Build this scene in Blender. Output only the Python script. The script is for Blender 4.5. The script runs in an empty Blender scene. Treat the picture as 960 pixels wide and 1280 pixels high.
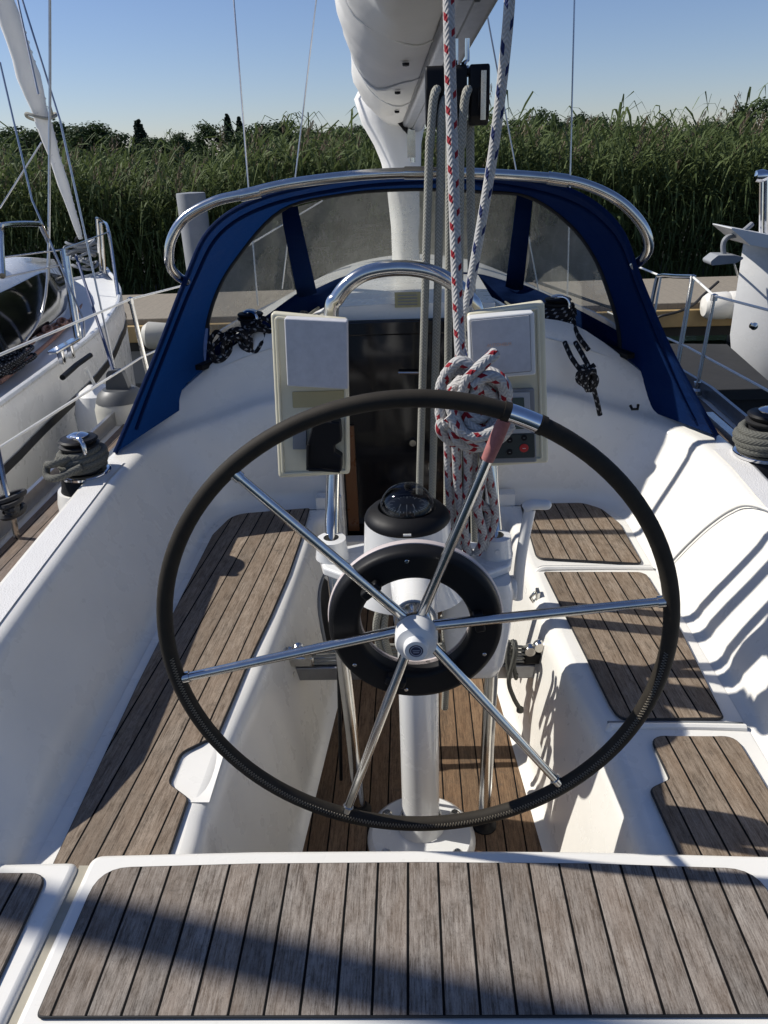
import bpy, math, random
import numpy as np
from mathutils import Vector, Matrix
random.seed(4); rng = np.random.default_rng(7)
sc = bpy.context.scene; col = sc.collection
R_ = math.radians

# ------------------------------------------------------------------ camera
FPX = 950.0; CAMZ = 2.085
def cam_axes(pitch=25.3, yaw=2.6, roll=2.2):
    p, y, r = R_(pitch), R_(yaw), R_(roll)
    F = Vector((-math.sin(y)*math.cos(p), math.cos(y)*math.cos(p), -math.sin(p)))
    R0 = Vector((math.cos(y), math.sin(y), 0)); U0 = R0.cross(F)
    return F, R0*math.cos(r)-U0*math.sin(r), U0*math.cos(r)+R0*math.sin(r)
CF, CR, CU = cam_axes(); CP = Vector((0, 0, CAMZ))
def ray(px, py): return CF + CR*((px-480)/FPX) - CU*((py-640)/FPX)
def bz(px, py, z): d = ray(px, py); return CP + d*((z-CP.z)/d.z)      # sight line meets a level
def by(px, py, y): d = ray(px, py); return CP + d*((y-CP.y)/d.y)      # ... a station along the boat
def bx(px, py, x): d = ray(px, py); return CP + d*((x-CP.x)/d.x)
cd = bpy.data.cameras.new('camera'); cam = bpy.data.objects.new('camera', cd); col.objects.link(cam)
cd.sensor_fit = 'VERTICAL'; cd.sensor_height = 36; cd.lens = 36*FPX/1280; cd.clip_start = .02; cd.clip_end = 3000
cam.matrix_world = Matrix(((CR.x, CU.x, -CF.x, 0), (CR.y, CU.y, -CF.y, 0), (CR.z, CU.z, -CF.z, CAMZ), (0, 0, 0, 1)))
sc.camera = cam

# ------------------------------------------------------------------ light
w = bpy.data.worlds.new('World'); sc.world = w; w.use_nodes = True
nt = w.node_tree; bg = nt.nodes['Background']; sky = nt.nodes.new('ShaderNodeTexSky')
SD = Vector((-1.07, .24, 1.0)).normalized()
sky.sky_type = 'NISHITA'; sky.sun_disc = False; sky.sun_elevation = math.asin(SD.z)
sky.sun_rotation = math.atan2(SD.x, SD.y); sky.air_density = 1.0; sky.dust_density = .15; sky.ozone_density = 3.0
tint = nt.nodes.new('ShaderNodeMix'); tint.data_type = 'RGBA'; tint.blend_type = 'MULTIPLY'; tint.inputs[0].default_value = 1; tint.inputs[7].default_value = (1.14, 1.15, 1.38, 1)
nt.links.new(sky.outputs[0], tint.inputs[6]); nt.links.new(tint.outputs[2], bg.inputs[0]); bg.inputs[1].default_value = .062
sl = bpy.data.lights.new('sun', 'SUN'); sun = bpy.data.objects.new('sun', sl); col.objects.link(sun)
sl.energy = 4.7; sl.angle = R_(.55); sl.color = (1, .955, .885); sun.rotation_euler = SD.to_track_quat('Z', 'Y').to_euler()
vs = sc.view_settings; vs.view_transform = 'Standard'; vs.look = 'None'; vs.gamma = 1; vs.exposure = 0.22
sc.cycles.max_bounces = 8; sc.cycles.transparent_max_bounces = 12; sc.cycles.use_denoising = True

# ------------------------------------------------------------------ mesh builder
class MB:
    def __init__(s): s.v = []; s.f = []; s.uv = []; s.mi = []; s.m = 0
    def add(s, vs, fs, uvs=None):
        b = len(s.v); s.v += [tuple(a) for a in vs]
        for i, f in enumerate(fs):
            s.f.append([b+k for k in f]); s.mi.append(s.m)
            s.uv.append(uvs[i] if uvs else [(0, 0)]*len(f))
        return s
    def box(s, c, d, rot=None):
        M = rot or Matrix.Identity(3); c = Vector(c); vs = []
        for z in (-1, 1):
            for y in (-1, 1):
                for x in (-1, 1): vs.append(c+M@Vector((x*d[0]/2, y*d[1]/2, z*d[2]/2)))
        return s.add(vs, [(0,2,3,1),(4,5,7,6),(0,1,5,4),(2,6,7,3),(0,4,6,2),(1,3,7,5)])
    def tube(s, pts, r, n=10, closed=False, cap=True, ring_scale=None):
        P = [Vector(p) for p in pts]; N = len(P)
        rr = r if isinstance(r, (list, tuple)) else [r]*N
        T = []
        for i in range(N):
            a = P[(i-1) % N] if (closed or i > 0) else P[i]; b = P[(i+1) % N] if (closed or i < N-1) else P[i]
            T.append((b-a).normalized() if (b-a).length > 1e-9 else Vector((0, 0, 1)))
        up = Vector((0, 0, 1)) if abs(T[0].z) < .9 else Vector((1, 0, 0))
        X = T[0].cross(up).normalized(); vs = []; L = [0]
        for i in range(N):
            if i: X = (X - T[i]*X.dot(T[i])); X = X.normalized() if X.length > 1e-6 else T[i].orthogonal().normalized(); L.append(L[-1]+(P[i]-P[i-1]).length)
            Y = T[i].cross(X)
            for k in range(n):
                a = 2*math.pi*k/n; vs.append(P[i]+(X*math.cos(a)+Y*math.sin(a))*rr[i])
        fs = []; uvs = []
        M = N if closed else N-1
        if closed: L.append(L[-1]+(P[0]-P[-1]).length)
        for i in range(M):
            j = (i+1) % N
            for k in range(n):
                l = (k+1) % n
                fs.append((i*n+k, i*n+l, j*n+l, j*n+k)); u0, u1 = k/n, (k+1)/n
                uvs.append([(u0, L[i]), (u1, L[i]), (u1, L[i+1]), (u0, L[i+1])])
        if cap and not closed:
            fs.append(tuple(range(n))[::-1]); uvs.append([(0, 0)]*n)
            fs.append(tuple(range((N-1)*n, N*n))); uvs.append([(0, 0)]*n)
        return s.add(vs, fs, uvs)
    def lathe(s, c, prof, axis=(0, 0, 1), n=40):
        A = Vector(axis).normalized(); X = A.orthogonal().normalized(); Y = A.cross(X); c = Vector(c); vs = []
        for (r, h) in prof:
            for k in range(n):
                a = 2*math.pi*k/n; vs.append(c+A*h+(X*math.cos(a)+Y*math.sin(a))*max(r, 1e-4))
        fs = []
        for i in range(len(prof)-1):
            for k in range(n):
                l = (k+1) % n; fs.append((i*n+k, i*n+l, (i+1)*n+l, (i+1)*n+k))
        return s.add(vs, fs)
    def grid(s, rows, closed=False):
        n = len(rows[0]); vs = [p for r in rows for p in r]; fs = []; uvs = []
        for i in range(len(rows)-1):
            for k in range(n if closed else n-1):
                l = (k+1) % n; fs.append((i*n+k, i*n+l, (i+1)*n+l, (i+1)*n+k))
        return s.add(vs, fs)
    def prism(s, out, z0, z1):
        n = len(out); vs = [(p[0], p[1], z0) for p in out]+[(p[0], p[1], z1) for p in out]
        fs = [tuple(range(n))[::-1], tuple(range(n, 2*n))]+[(k, (k+1) % n, n+(k+1) % n, n+k) for k in range(n)]
        return s.add(vs, fs)
    def prism_y(s, out, y0, y1):    # outline in x,z extruded along y
        n = len(out); vs = [(p[0], y0, p[1]) for p in out]+[(p[0], y1, p[1]) for p in out]
        fs = [tuple(range(n)), tuple(range(n, 2*n))[::-1]]+[(k, n+k, n+(k+1) % n, (k+1) % n) for k in range(n)]
        return s.add(vs, fs)
    def build(s, name, mat, parent=None, smooth=35, bevel=0, solid=0, sub=0, fix=True):
        me = bpy.data.meshes.new(name); me.from_pydata(s.v, [], s.f)
        ul = me.uv_layers.new(name='UVMap'); flat = [c for f in s.uv for u in f for c in u]; ul.data.foreach_set('uv', flat)
        ms = mat if isinstance(mat, (list, tuple)) else [mat]
        for m in ms: me.materials.append(m)
        if len(ms) > 1: me.polygons.foreach_set('material_index', s.mi)
        o = bpy.data.objects.new(name, me); col.objects.link(o)
        if fix:
            import bmesh
            b = bmesh.new(); b.from_mesh(me); bmesh.ops.recalc_face_normals(b, faces=b.faces); b.to_mesh(me); b.free()
        if smooth:
            me.polygons.foreach_set('use_smooth', [True]*len(me.polygons)); me.set_sharp_from_angle(angle=R_(smooth))
        if sub: m_ = o.modifiers.new('sub', 'SUBSURF'); m_.levels = sub; m_.render_levels = sub
        if solid: m_ = o.modifiers.new('solid', 'SOLIDIFY'); m_.thickness = solid; m_.offset = 0
        if bevel: m_ = o.modifiers.new('bevel', 'BEVEL'); m_.width = bevel; m_.segments = 3; m_.limit_method = 'ANGLE'; m_.angle_limit = R_(40)
        if parent:
            o.parent = parent
            if parent.type == 'EMPTY':
                q = parent; off = Vector((0, 0, 0))
                while q: off += q.location; q = q.parent
                o.location = -off
        return o
def thing(name, label, cat, loc=(0, 0, 0), group=None):
    o = bpy.data.objects.new(name, None); col.objects.link(o); o.location = loc; o.empty_display_size = .2
    return tag(o, label, cat, group)
def tag(o, label, cat, group=None, kind=None):
    o['label'] = label; o['category'] = cat
    if group: o['group'] = group
    if kind: o['kind'] = kind
    return o
def struct(o, kind='structure'): o['kind'] = kind; return o
def cat_rom(P, n=8, closed=False):
    P = [Vector(p) for p in P]; N = len(P); out = []
    for i in range(N if closed else N-1):
        g = lambda k: P[k % N] if closed else P[min(max(k, 0), N-1)]
        a, b, c, d = g(i-1), g(i), g(i+1), g(i+2)
        for k in range(n):
            t = k/n
            out.append(.5*((2*b)+(c-a)*t+(2*a-5*b+4*c-d)*t*t+(3*b-a-3*c+d)*t*t*t))
    if not closed: out.append(P[-1])
    return out
def round_poly(P, r, n=6):
    out = []; N = len(P); rr = r if isinstance(r, (list, tuple)) else [r]*N
    for i in range(N):
        b = Vector(P[i][:2]); a = Vector(P[i-1][:2]); c = Vector(P[(i+1) % N][:2]); R = rr[i]
        if R < 1e-5: out.append((b.x, b.y)); continue
        u = (a-b).normalized(); v = (c-b).normalized(); ang = math.acos(max(-1, min(1, u.dot(v))))
        if ang > 3.0: out.append((b.x, b.y)); continue
        d = min(R/math.tan(ang/2), (a-b).length*.49, (c-b).length*.49)
        p0 = b+u*d; p1 = b+v*d
        for k in range(n+1):
            t = k/n; q = p0*(1-t)**2+b*2*t*(1-t)+p1*t*t; out.append((q.x, q.y))
    return out
def lerp(a, b, t): return a+(b-a)*t
def ipol(x, xs, ys): return float(np.interp(x, xs, ys))

# ------------------------------------------------------------------ materials
def nm(name):
    m = bpy.data.materials.new(name); m.use_nodes = True; t = m.node_tree; return m, t, t.nodes['Principled BSDF']
def nd(t, typ, **kw):
    n = t.nodes.new(typ)
    for k, v in kw.items():
        if k == 'inp':
            for a, b in v.items():
                if hasattr(b, 'is_output') or isinstance(b, bpy.types.NodeSocket): t.links.new(b, n.inputs[a])
                else: n.inputs[a].default_value = b
        else: setattr(n, k, v)
    return n
def mth(t, op, a, b=None, c=None, clamp=False):
    n = t.nodes.new('ShaderNodeMath'); n.operation = op; n.use_clamp = clamp
    for i, x in enumerate((a, b, c)):
        if x is None: continue
        if isinstance(x, (int, float)): n.inputs[i].default_value = x
        else: t.links.new(x, n.inputs[i])
    return n.outputs[0]
def mix(t, f, a, b, bt='MIX'):
    n = t.nodes.new('ShaderNodeMix'); n.data_type = 'RGBA'; n.blend_type = bt
    for i, x in ((0, f), (6, a), (7, b)):
        if isinstance(x, (int, float)): n.inputs[i].default_value = x
        elif isinstance(x, tuple): n.inputs[i].default_value = (*x[:3], 1)
        else: t.links.new(x, n.inputs[i])
    return n.outputs[2]
def ramp(t, f, stops):
    n = t.nodes.new('ShaderNodeValToRGB'); t.links.new(f, n.inputs[0]); e = n.color_ramp.elements
    while len(e) < len(stops): e.new(.5)
    for i, (p, c) in enumerate(stops):
        e[i].position = p; e[i].color = (*c[:3], 1) if isinstance(c, tuple) else (c, c, c, 1)
    return n.outputs[0]
def noise(t, vec, scale, detail=4, rough=.6, out=0):
    n = nd(t, 'ShaderNodeTexNoise', inp={'Scale': scale, 'Detail': detail, 'Roughness': rough})
    if vec is not None: t.links.new(vec, n.inputs['Vector'])
    return n.outputs[out]
def objco(t): return t.nodes.new('ShaderNodeTexCoord').outputs['Object']
def mapping(t, vec, scale=(1, 1, 1), rot=(0, 0, 0), loc=(0, 0, 0)):
    n = nd(t, 'ShaderNodeMapping', inp={'Scale': scale, 'Rotation': rot, 'Location': loc}); t.links.new(vec, n.inputs[0]); return n.outputs[0]
def bump(t, b, h, strength=.3, dist=.002):
    n = nd(t, 'ShaderNodeBump', inp={'Strength': strength, 'Distance': dist}); t.links.new(h, n.inputs['Height']); t.links.new(n.outputs[0], b.inputs['Normal'])
def plain(name, c, rough=.5, metal=0, coat=0, var=.12, scale=6, bmp=0, bs=80, spec=None):
    m, t, b = nm(name); v = objco(t)
    n = noise(t, v, scale, 5, .65)
    b.inputs['Base Color'].default_value = (*c, 1)
    cc = mix(t, n, tuple(x*(1-var) for x in c), tuple(min(1, x*(1+var)) for x in c)); t.links.new(cc, b.inputs['Base Color'])
    rg = mth(t, 'MULTIPLY_ADD', noise(t, v, scale*3, 4, .6), .25, rough-.12, True); t.links.new(rg, b.inputs['Roughness'])
    b.inputs['Metallic'].default_value = metal; b.inputs['Coat Weight'].default_value = coat
    if spec is not None: b.inputs['Specular IOR Level'].default_value = spec
    if bmp: bump(t, b, noise(t, v, bs, 4, .6), bmp)
    return m
M = {}
def gel(name, c, dirt=.10):
    m, t, b = nm(name); v = objco(t)
    a = ramp(t, noise(t, v, 3.0, 6, .62), [(.3, 0.0), (.75, 1.0)])
    cc = mix(t, a, c, tuple(x*(1-dirt) for x in c))
    s2 = ramp(t, noise(t, v, 38, 3, .5), [(.70, 0.0), (.78, 1.0)]); s2 = mth(t, 'MULTIPLY', s2, .12)
    cc = mix(t, s2, cc, (.35, .33, .28)); t.links.new(cc, b.inputs['Base Color'])
    t.links.new(mth(t, 'MULTIPLY_ADD', noise(t, v, 9, 4, .6), .3, .14), b.inputs['Roughness'])
    b.inputs['Coat Weight'].default_value = .35; b.inputs['Coat Roughness'].default_value = .25
    bump(t, b, noise(t, v, 60, 3, .5), .05, .001); return m
M['gel'] = gel('gelcoat_white', (.78, .76, .70))
M['gel_warm'] = gel('gelcoat_cream', (.70, .66, .56), .15)
def nonslip():
    m, t, b = nm('gelcoat_nonslip'); v = objco(t)
    cc = mix(t, noise(t, v, 12, 5, .6), (.58, .57, .55), (.70, .69, .67)); t.links.new(cc, b.inputs['Base Color'])
    b.inputs['Roughness'].default_value = .6
    vo = nd(t, 'ShaderNodeTexVoronoi', inp={'Scale': 260}); t.links.new(v, vo.inputs['Vector'])
    bump(t, b, vo.outputs[0], .6, .0015); return m
M['nonslip'] = nonslip()
def teak(name, w=.054, k=0.0, off=0.0, light=(.40, .335, .27), dark=(.20, .155, .115), stain=.5, tint=(.33, .21, .12), tintamt=.3):
    m, t, b = nm(name); v = objco(t); sx = nd(t, 'ShaderNodeSeparateXYZ'); t.links.new(v, sx.inputs[0])
    x = mth(t, 'SUBTRACT', sx.outputs[0], mth(t, 'MULTIPLY', sx.outputs[1], k))
    u = mth(t, 'DIVIDE', mth(t, 'ADD', x, 10*w-off), w); fr = mth(t, 'FRACT', u); idp = mth(t, 'FLOOR', u)
    d = mth(t, 'ABSOLUTE', mth(t, 'SUBTRACT', fr, .5))
    wob = mth(t, 'MULTIPLY', noise(t, v, 30, 3, .6), .012)
    seam = ramp(t, mth(t, 'ADD', d, wob), [(.457, 0.0), (.472, 1.0)])
    wn = nd(t, 'ShaderNodeTexWhiteNoise', noise_dimensions='1D'); t.links.new(idp, wn.inputs['W'])
    co = nd(t, 'ShaderNodeCombineXYZ'); t.links.new(x, co.inputs[0]); t.links.new(sx.outputs[1], co.inputs[1]); t.links.new(mth(t, 'MULTIPLY', wn.outputs[0], 7), co.inputs[2])
    g1 = noise(t, mapping(t, co.outputs[0], (400, 24, 1)), 1.0, 4, .75)
    g2 = noise(t, mapping(t, co.outputs[0], (140, 7, 1)), 1.0, 6, .75)
    big = noise(t, mapping(t, co.outputs[0], (14, 5, 1)), 1.0, 5, .65)
    g3 = noise(t, mapping(t, co.outputs[0], (60, 22, 1)), 1.0, 7, .8); sp = noise(t, mapping(t, co.outputs[0], (700, 160, 1)), 1.0, 2, .5)
    grain = mth(t, 'ADD', mth(t, 'ADD', mth(t, 'MULTIPLY', g1, .34), mth(t, 'MULTIPLY', g2, .26)), mth(t, 'ADD', mth(t, 'MULTIPLY', g3, .28), mth(t, 'MULTIPLY', sp, .12)))
    c = ramp(t, grain, [(.425, dark), (.50, tuple(lerp(a, q, .55) for a, q in zip(dark, light))), (.575, light)])
    pl = mth(t, 'MULTIPLY_ADD', wn.outputs[0], .34, .80)
    hs = nd(t, 'ShaderNodeHueSaturation', inp={'Saturation': 1.0}); t.links.new(c, hs.inputs['Color']); t.links.new(pl, hs.inputs['Value'])
    c = mix(t, mth(t, 'MULTIPLY', ramp(t, big, [(.35, 0.0), (.7, 1.0)]), tintamt), hs.outputs[0], tint)
    st = ramp(t, noise(t, v, 26, 7, .72), [(.55, 0.0), (.70, 1.0)])
    st2 = ramp(t, noise(t, v, 5, 4, .6), [(.42, 0.0), (.62, 1.0)])
    c = mix(t, mth(t, 'MULTIPLY', mth(t, 'MULTIPLY', st, st2), stain), c, (.075, .06, .045))
    c = mix(t, mth(t, 'MULTIPLY', ramp(t, sp, [(.60, 0.0), (.68, 1.0)]), .55), c, (.04, .03, .022))
    c = mix(t, seam, c, (.006, .006, .006)); t.links.new(c, b.inputs['Base Color'])
    t.links.new(mth(t, 'MULTIPLY_ADD', seam, .1, .78), b.inputs['Roughness']); t.links.new(mth(t, 'MULTIPLY_ADD', seam, -.22, .28), b.inputs['Specular IOR Level'])
    h = mth(t, 'SUBTRACT', grain, mth(t, 'MULTIPLY', seam, .5)); bump(t, b, h, .55, .0016)
    return m
M['teak_stern'] = teak('teak_weathered_grey', .0527, 0.0, .0527*.5+.002, (.32, .285, .245), (.075, .06, .048), .85, (.20, .14, .095), .4)
M['teak_left'] = teak('teak_seat_port', .050, .068, -.42, (.29, .235, .18), (.075, .056, .04), .85, (.20, .135, .085), .5)
M['teak_right'] = teak('teak_seat_starboard', .050, -.068, .42, (.29, .235, .178), (.075, .055, .038), .95, (.21, .14, .085), .5)
M['teak_sole'] = teak('teak_sole_brown', .050, 0.0, .012, (.22, .145, .085), (.055, .035, .022), 1.0, (.20, .11, .055), .4)
M['teak_deck'] = teak('teak_sidedeck', .045, 0.0, .0, (.20, .165, .14), (.08, .06, .05), .6)  # darker brown than the seats, standing in for shade on the side deck
M['caulk'] = plain('black_caulk', (.012, .012, .013), .6)
def steel(name, c=(.62, .61, .58), r=.14):
    m, t, b = nm(name); v = objco(t); b.inputs['Base Color'].default_value = (*c, 1); b.inputs['Metallic'].default_value = 1
    t.links.new(mth(t, 'MULTIPLY_ADD', noise(t, v, 60, 5, .7), .18, r-.07, True), b.inputs['Roughness'])
    cc = mix(t, ramp(t, noise(t, v, 25, 5, .6), [(.4, 0.0), (.8, 1.0)]), c, tuple(x*.8 for x in c)); t.links.new(cc, b.inputs['Base Color']); return m
M['steel'] = steel('polished_steel'); M['chrome'] = steel('chrome', (.75, .75, .76), .08); M['alu'] = steel('anodised_aluminium', (.36, .37, .39), .38)
M['black'] = plain('black_plastic', (.007, .007, .008), .5, bmp=.05, spec=.2)
M['black_matte'] = plain('black_rubber', (.014, .014, .015), .65)
M['white_pl'] = plain('white_plastic', (.64, .64, .62), .35, var=.05)
M['white_paint'] = plain('white_painted_metal', (.66, .66, .64), .25, coat=.5, var=.04)
M['cream'] = plain('cream_plastic', (.62, .58, .43), .4, var=.12, scale=12, bmp=.05)
M['grey_pl'] = plain('grey_plastic', (.20, .21, .22), .45)
M['lid'] = plain('chalky_grey_white_lid', (.50, .50, .51), .65, var=.22, scale=45, bmp=.2)
M['red'] = plain('red_button', (.45, .02, .02), .4); M['lcd'] = plain('lcd_glass', (.07, .09, .075), .15)
M['pink'] = plain('faded_red_tape', (.30, .11, .10), .75, var=.55, scale=90, bmp=.5)
M['orange'] = plain('faded_orange_print', (.78, .50, .36), .6, var=.2, scale=90)
M['yellow'] = plain('yellowed_label', (.36, .32, .17), .5, var=.25, scale=50)
M['wood'] = plain('varnished_wood', (.12, .05, .02), .3, var=.3)
M['navy'] = None
def leather():
    m, t, b = nm('black_leather_cover'); v = objco(t); uv = t.nodes.new('ShaderNodeTexCoord').outputs['UV']
    cc = mix(t, noise(t, v, 26, 6, .7), (.012, .010, .008), (.040, .034, .025)); t.links.new(cc, b.inputs['Base Color'])
    b.inputs['Roughness'].default_value = .7; b.inputs['Specular IOR Level'].default_value = .18
    bump(t, b, noise(t, v, 420, 3, .6), .25, .001); return m
M['leather'] = leather()
M['thread'] = plain('tan_thread', (.22, .19, .14), .7)
def rope(name, base, fleck=None, freq=.06, dark=.5, r=.01):
    m, t, b = nm(name); uv = t.nodes.new('ShaderNodeTexCoord').outputs['UV']; sx = nd(t, 'ShaderNodeSeparateXYZ'); t.links.new(uv, sx.inputs[0])
    U, V = sx.outputs[0], sx.outputs[1]; k = 1/(2*math.pi*r)*6.283   # strands per metre
    q = 118*(.01/r)
    tri = mth(t, 'ABSOLUTE', mth(t, 'SUBTRACT', mth(t, 'FRACT', mth(t, 'MULTIPLY', U, 4)), .5))
    h = mth(t, 'MULTIPLY_ADD', mth(t, 'SINE', mth(t, 'MULTIPLY', mth(t, 'ADD', mth(t, 'MULTIPLY', V, q), mth(t, 'MULTIPLY', tri, 2.2)), 6.2832)), .5, .5)
    base2 = mix(t, noise(t, objco(t), 45, 6, .75), tuple(x*.55 for x in base), base)
    colr = mix(t, mth(t, 'MULTIPLY', mth(t, 'SUBTRACT', 1.0, h), dark), base2, tuple(x*.35 for x in base))
    if fleck:
        f1 = mth(t, 'FRACT', mth(t, 'ADD', mth(t, 'MULTIPLY', V, 1/freq), U)); f2 = mth(t, 'FRACT', mth(t, 'ADD', mth(t, 'MULTIPLY', V, 1/freq), mth(t, 'MULTIPLY_ADD', U, -1.0, .5)))
        g = mth(t, 'MULTIPLY', mth(t, 'LESS_THAN', f1, .26), mth(t, 'GREATER_THAN', mth(t, 'SINE', mth(t, 'MULTIPLY', U, 12.566)), .55))
        g2 = mth(t, 'MULTIPLY', mth(t, 'LESS_THAN', f2, .22), mth(t, 'LESS_THAN', mth(t, 'SINE', mth(t, 'MULTIPLY', U, 12.566)), -.6))
        colr = mix(t, mth(t, 'MAXIMUM', g, g2), colr, fleck)
    t.links.new(colr, b.inputs['Base Color']); b.inputs['Roughness'].default_value = .8; b.inputs['Specular IOR Level'].default_value = .2
    bump(t, b, h, .5, .002); return m
M['rope_grey'] = rope('rope_grey_braid', (.46, .45, .385), None, r=.0094, dark=.75)
M['rope_red'] = rope('rope_white_red_fleck', (.62, .60, .57), (.24, .014, .022), .050, r=.0115)
M['rope_blue'] = rope('rope_white_blue_fleck', (.64, .63, .60), (.015, .025, .09), .07, r=.0105)
M['rope_dark'] = rope('rope_dark_grey', (.16, .16, .14), None, r=.013)
M['rope_black'] = rope('rope_black_white', (.02, .02, .022), (.25, .25, .25), .03, r=.009)
def fabric():
    m, t, b = nm('navy_canvas'); v = objco(t)
    cc = mix(t, noise(t, v, 7, 5, .6), (.0012, .010, .048), (.0025, .020, .088)); t.links.new(cc, b.inputs['Base Color'])
    b.inputs['Roughness'].default_value = .75; b.inputs['Specular IOR Level'].default_value = .08
    h = mth(t, 'ADD', mth(t, 'MULTIPLY', noise(t, v, 900, 2, .5), .2), mth(t, 'ADD', noise(t, v, 5, 3, .5), noise(t, mapping(t, v, (4, 9, 26), (.4, .2, .1)), 1.0, 3, .5))); bump(t, b, h, .8, .012); out = t.nodes['Material Output']
    tl = nd(t, 'ShaderNodeBsdfTranslucent', inp={'Color': (.010, .07, .30, 1)}); mx = nd(t, 'ShaderNodeMixShader', inp={0: .09}); t.links.new(b.outputs[0], mx.inputs[1]); t.links.new(tl.outputs[0], mx.inputs[2]); t.links.new(mx.outputs[0], out.inputs[0]); return m
M['navy'] = fabric()
def pvc():
    m, t, b = nm('scratched_clear_pvc'); v = objco(t); out = t.nodes['Material Output']
    b.inputs['Base Color'].default_value = (.58, .58, .54, 1); b.inputs['Roughness'].default_value = .35
    tr = nd(t, 'ShaderNodeBsdfTransparent', inp={'Color': (.80, .81, .78, 1)}); gl = nd(t, 'ShaderNodeBsdfGlossy', inp={'Color': (1, 1, 1, 1), 'Roughness': .08})
    n1 = ramp(t, noise(t, v, 4, 6, .7), [(.35, 0.0), (.75, 1.0)]); n2 = ramp(t, noise(t, mapping(t, v, (60, 20, 9), (.3, .5, .2)), 1.0, 5, .75), [(.55, 0.0), (.8, 1.0)])
    n3 = ramp(t, noise(t, mapping(t, v, (8, 20, 70), (.7, .1, .9)), 1.0, 5, .75), [(.58, 0.0), (.8, 1.0)])
    f = mth(t, 'ADD', mth(t, 'MULTIPLY_ADD', n1, .26, .24), mth(t, 'MULTIPLY', mth(t, 'MAXIMUM', n2, n3), .16), clamp=True)
    m1 = t.nodes.new('ShaderNodeMixShader'); t.links.new(f, m1.inputs[0]); t.links.new(tr.outputs[0], m1.inputs[1]); t.links.new(b.outputs[0], m1.inputs[2])
    gm = nd(t, 'ShaderNodeNewGeometry'); lw = nd(t, 'ShaderNodeFresnel', inp={'IOR': mth(t, 'MULTIPLY_ADD', gm.outputs['Backfacing'], 1/1.4-1.4, 1.4)}); m2 = t.nodes.new('ShaderNodeMixShader'); t.links.new(lw.outputs[0], m2.inputs[0]); t.links.new(m1.outputs[0], m2.inputs[1]); t.links.new(gl.outputs[0], m2.inputs[2])
    bn = nd(t, 'ShaderNodeBump', inp={'Strength': .6, 'Distance': .02}); t.links.new(noise(t, v, 5, 3, .5), bn.inputs['Height']); t.links.new(bn.outputs[0], gl.inputs['Normal'])
    t.links.new(m2.outputs[0], out.inputs[0]); return m
M['pvc'] = pvc()
def smoked():
    m, t, b = nm('smoked_acrylic'); b.inputs['Base Color'].default_value = (.006, .006, .007, 1); b.inputs['Roughness'].default_value = .08
    bump(t, b, noise(t, objco(t), 3, 2, .5), .03, .01); return m
M['smoked'] = smoked()
def domeglass():
    m, t, b = nm('compass_dome_glass'); out = t.nodes['Material Output']
    tr = nd(t, 'ShaderNodeBsdfTransparent', inp={'Color': (.55, .57, .6, 1)}); gl = nd(t, 'ShaderNodeBsdfGlossy', inp={'Roughness': .03})
    gm = nd(t, 'ShaderNodeNewGeometry'); lw = nd(t, 'ShaderNodeFresnel', inp={'IOR': mth(t, 'MULTIPLY_ADD', gm.outputs['Backfacing'], 1/1.5-1.5, 1.5)}); m2 = t.nodes.new('ShaderNodeMixShader'); t.links.new(lw.outputs[0], m2.inputs[0]); t.links.new(tr.outputs[0], m2.inputs[1]); t.links.new(gl.outputs[0], m2.inputs[2]); t.links.new(m2.outputs[0], out.inputs[0]); return m
M['dome'] = domeglass()
M['sail'] = plain('sail_cover_cloth', (.64, .63, .60), .7, var=.16, scale=3, bmp=.9, bs=13)
M['sail_blue'] = plain('sail_blue_edge', (.06, .12, .26), .7, var=.3, scale=4)
M['sailcloth'] = plain('white_sailcloth', (.74, .73, .70), .6, var=.1, scale=5, bmp=.8, bs=16)
M['hull2'] = gel('neighbour_hull', (.80, .80, .78), .15)
M['stripe'] = plain('black_stripe', (.02, .02, .022), .4)
M['deck2'] = plain('neighbour_deck', (.66, .67, .67), .6, var=.06)
M['fender'] = plain('grey_fender', (.46, .45, .40), .55, var=.15); M['fender_w'] = plain('white_fender', (.7, .68, .62), .4, var=.1)
M['fender_end'] = plain('dark_grey_fender_end', (.07, .075, .08), .5)
M['wire'] = steel('steel_wire', (.50, .50, .50), .3)
M['white_wire'] = plain('white_coated_wire', (.72, .71, .66), .4)
M['red_rope'] = plain('faded_orange_rope', (.34, .17, .11), .7)
def dockmat():
    m, t, b = nm('pontoon_boards'); v = objco(t)
    w_ = nd(t, 'ShaderNodeTexWave', bands_direction='X', inp={'Scale': 3.2, 'Distortion': .4}); t.links.new(v, w_.inputs[0])
    c = mix(t, noise(t, v, 40, 5, .7), (.13, .115, .09), (.33, .285, .22)); c = mix(t, ramp(t, w_.outputs[0], [(.0, .35), (.05, 0.0)]), c, (.14, .12, .10))
    t.links.new(c, b.inputs['Base Color']); b.inputs['Roughness'].default_value = .85; bump(t, b, noise(t, v, 60, 4, .6), .5, .004); return m
M['dock'] = dockmat(); M['tan'] = plain('tan_timber', (.36, .25, .11), .6, var=.25, scale=8); M['pier'] = plain('dark_weathered_grating', (.020, .020, .019), .75, var=.5, scale=5, bmp=.4)
M['pile'] = plain('galvanised_pile', (.24, .25, .26), .6, var=.25, scale=4)
def water():
    m, t, b = nm('dark_lake_water'); v = objco(t); b.inputs['Base Color'].default_value = (.008, .014, .012, 1); b.inputs['Roughness'].default_value = .06
    bump(t, b, noise(t, mapping(t, v, (1, 1.6, 1)), 2.2, 5, .55), .4, .06); return m
M['water'] = water()
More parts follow.
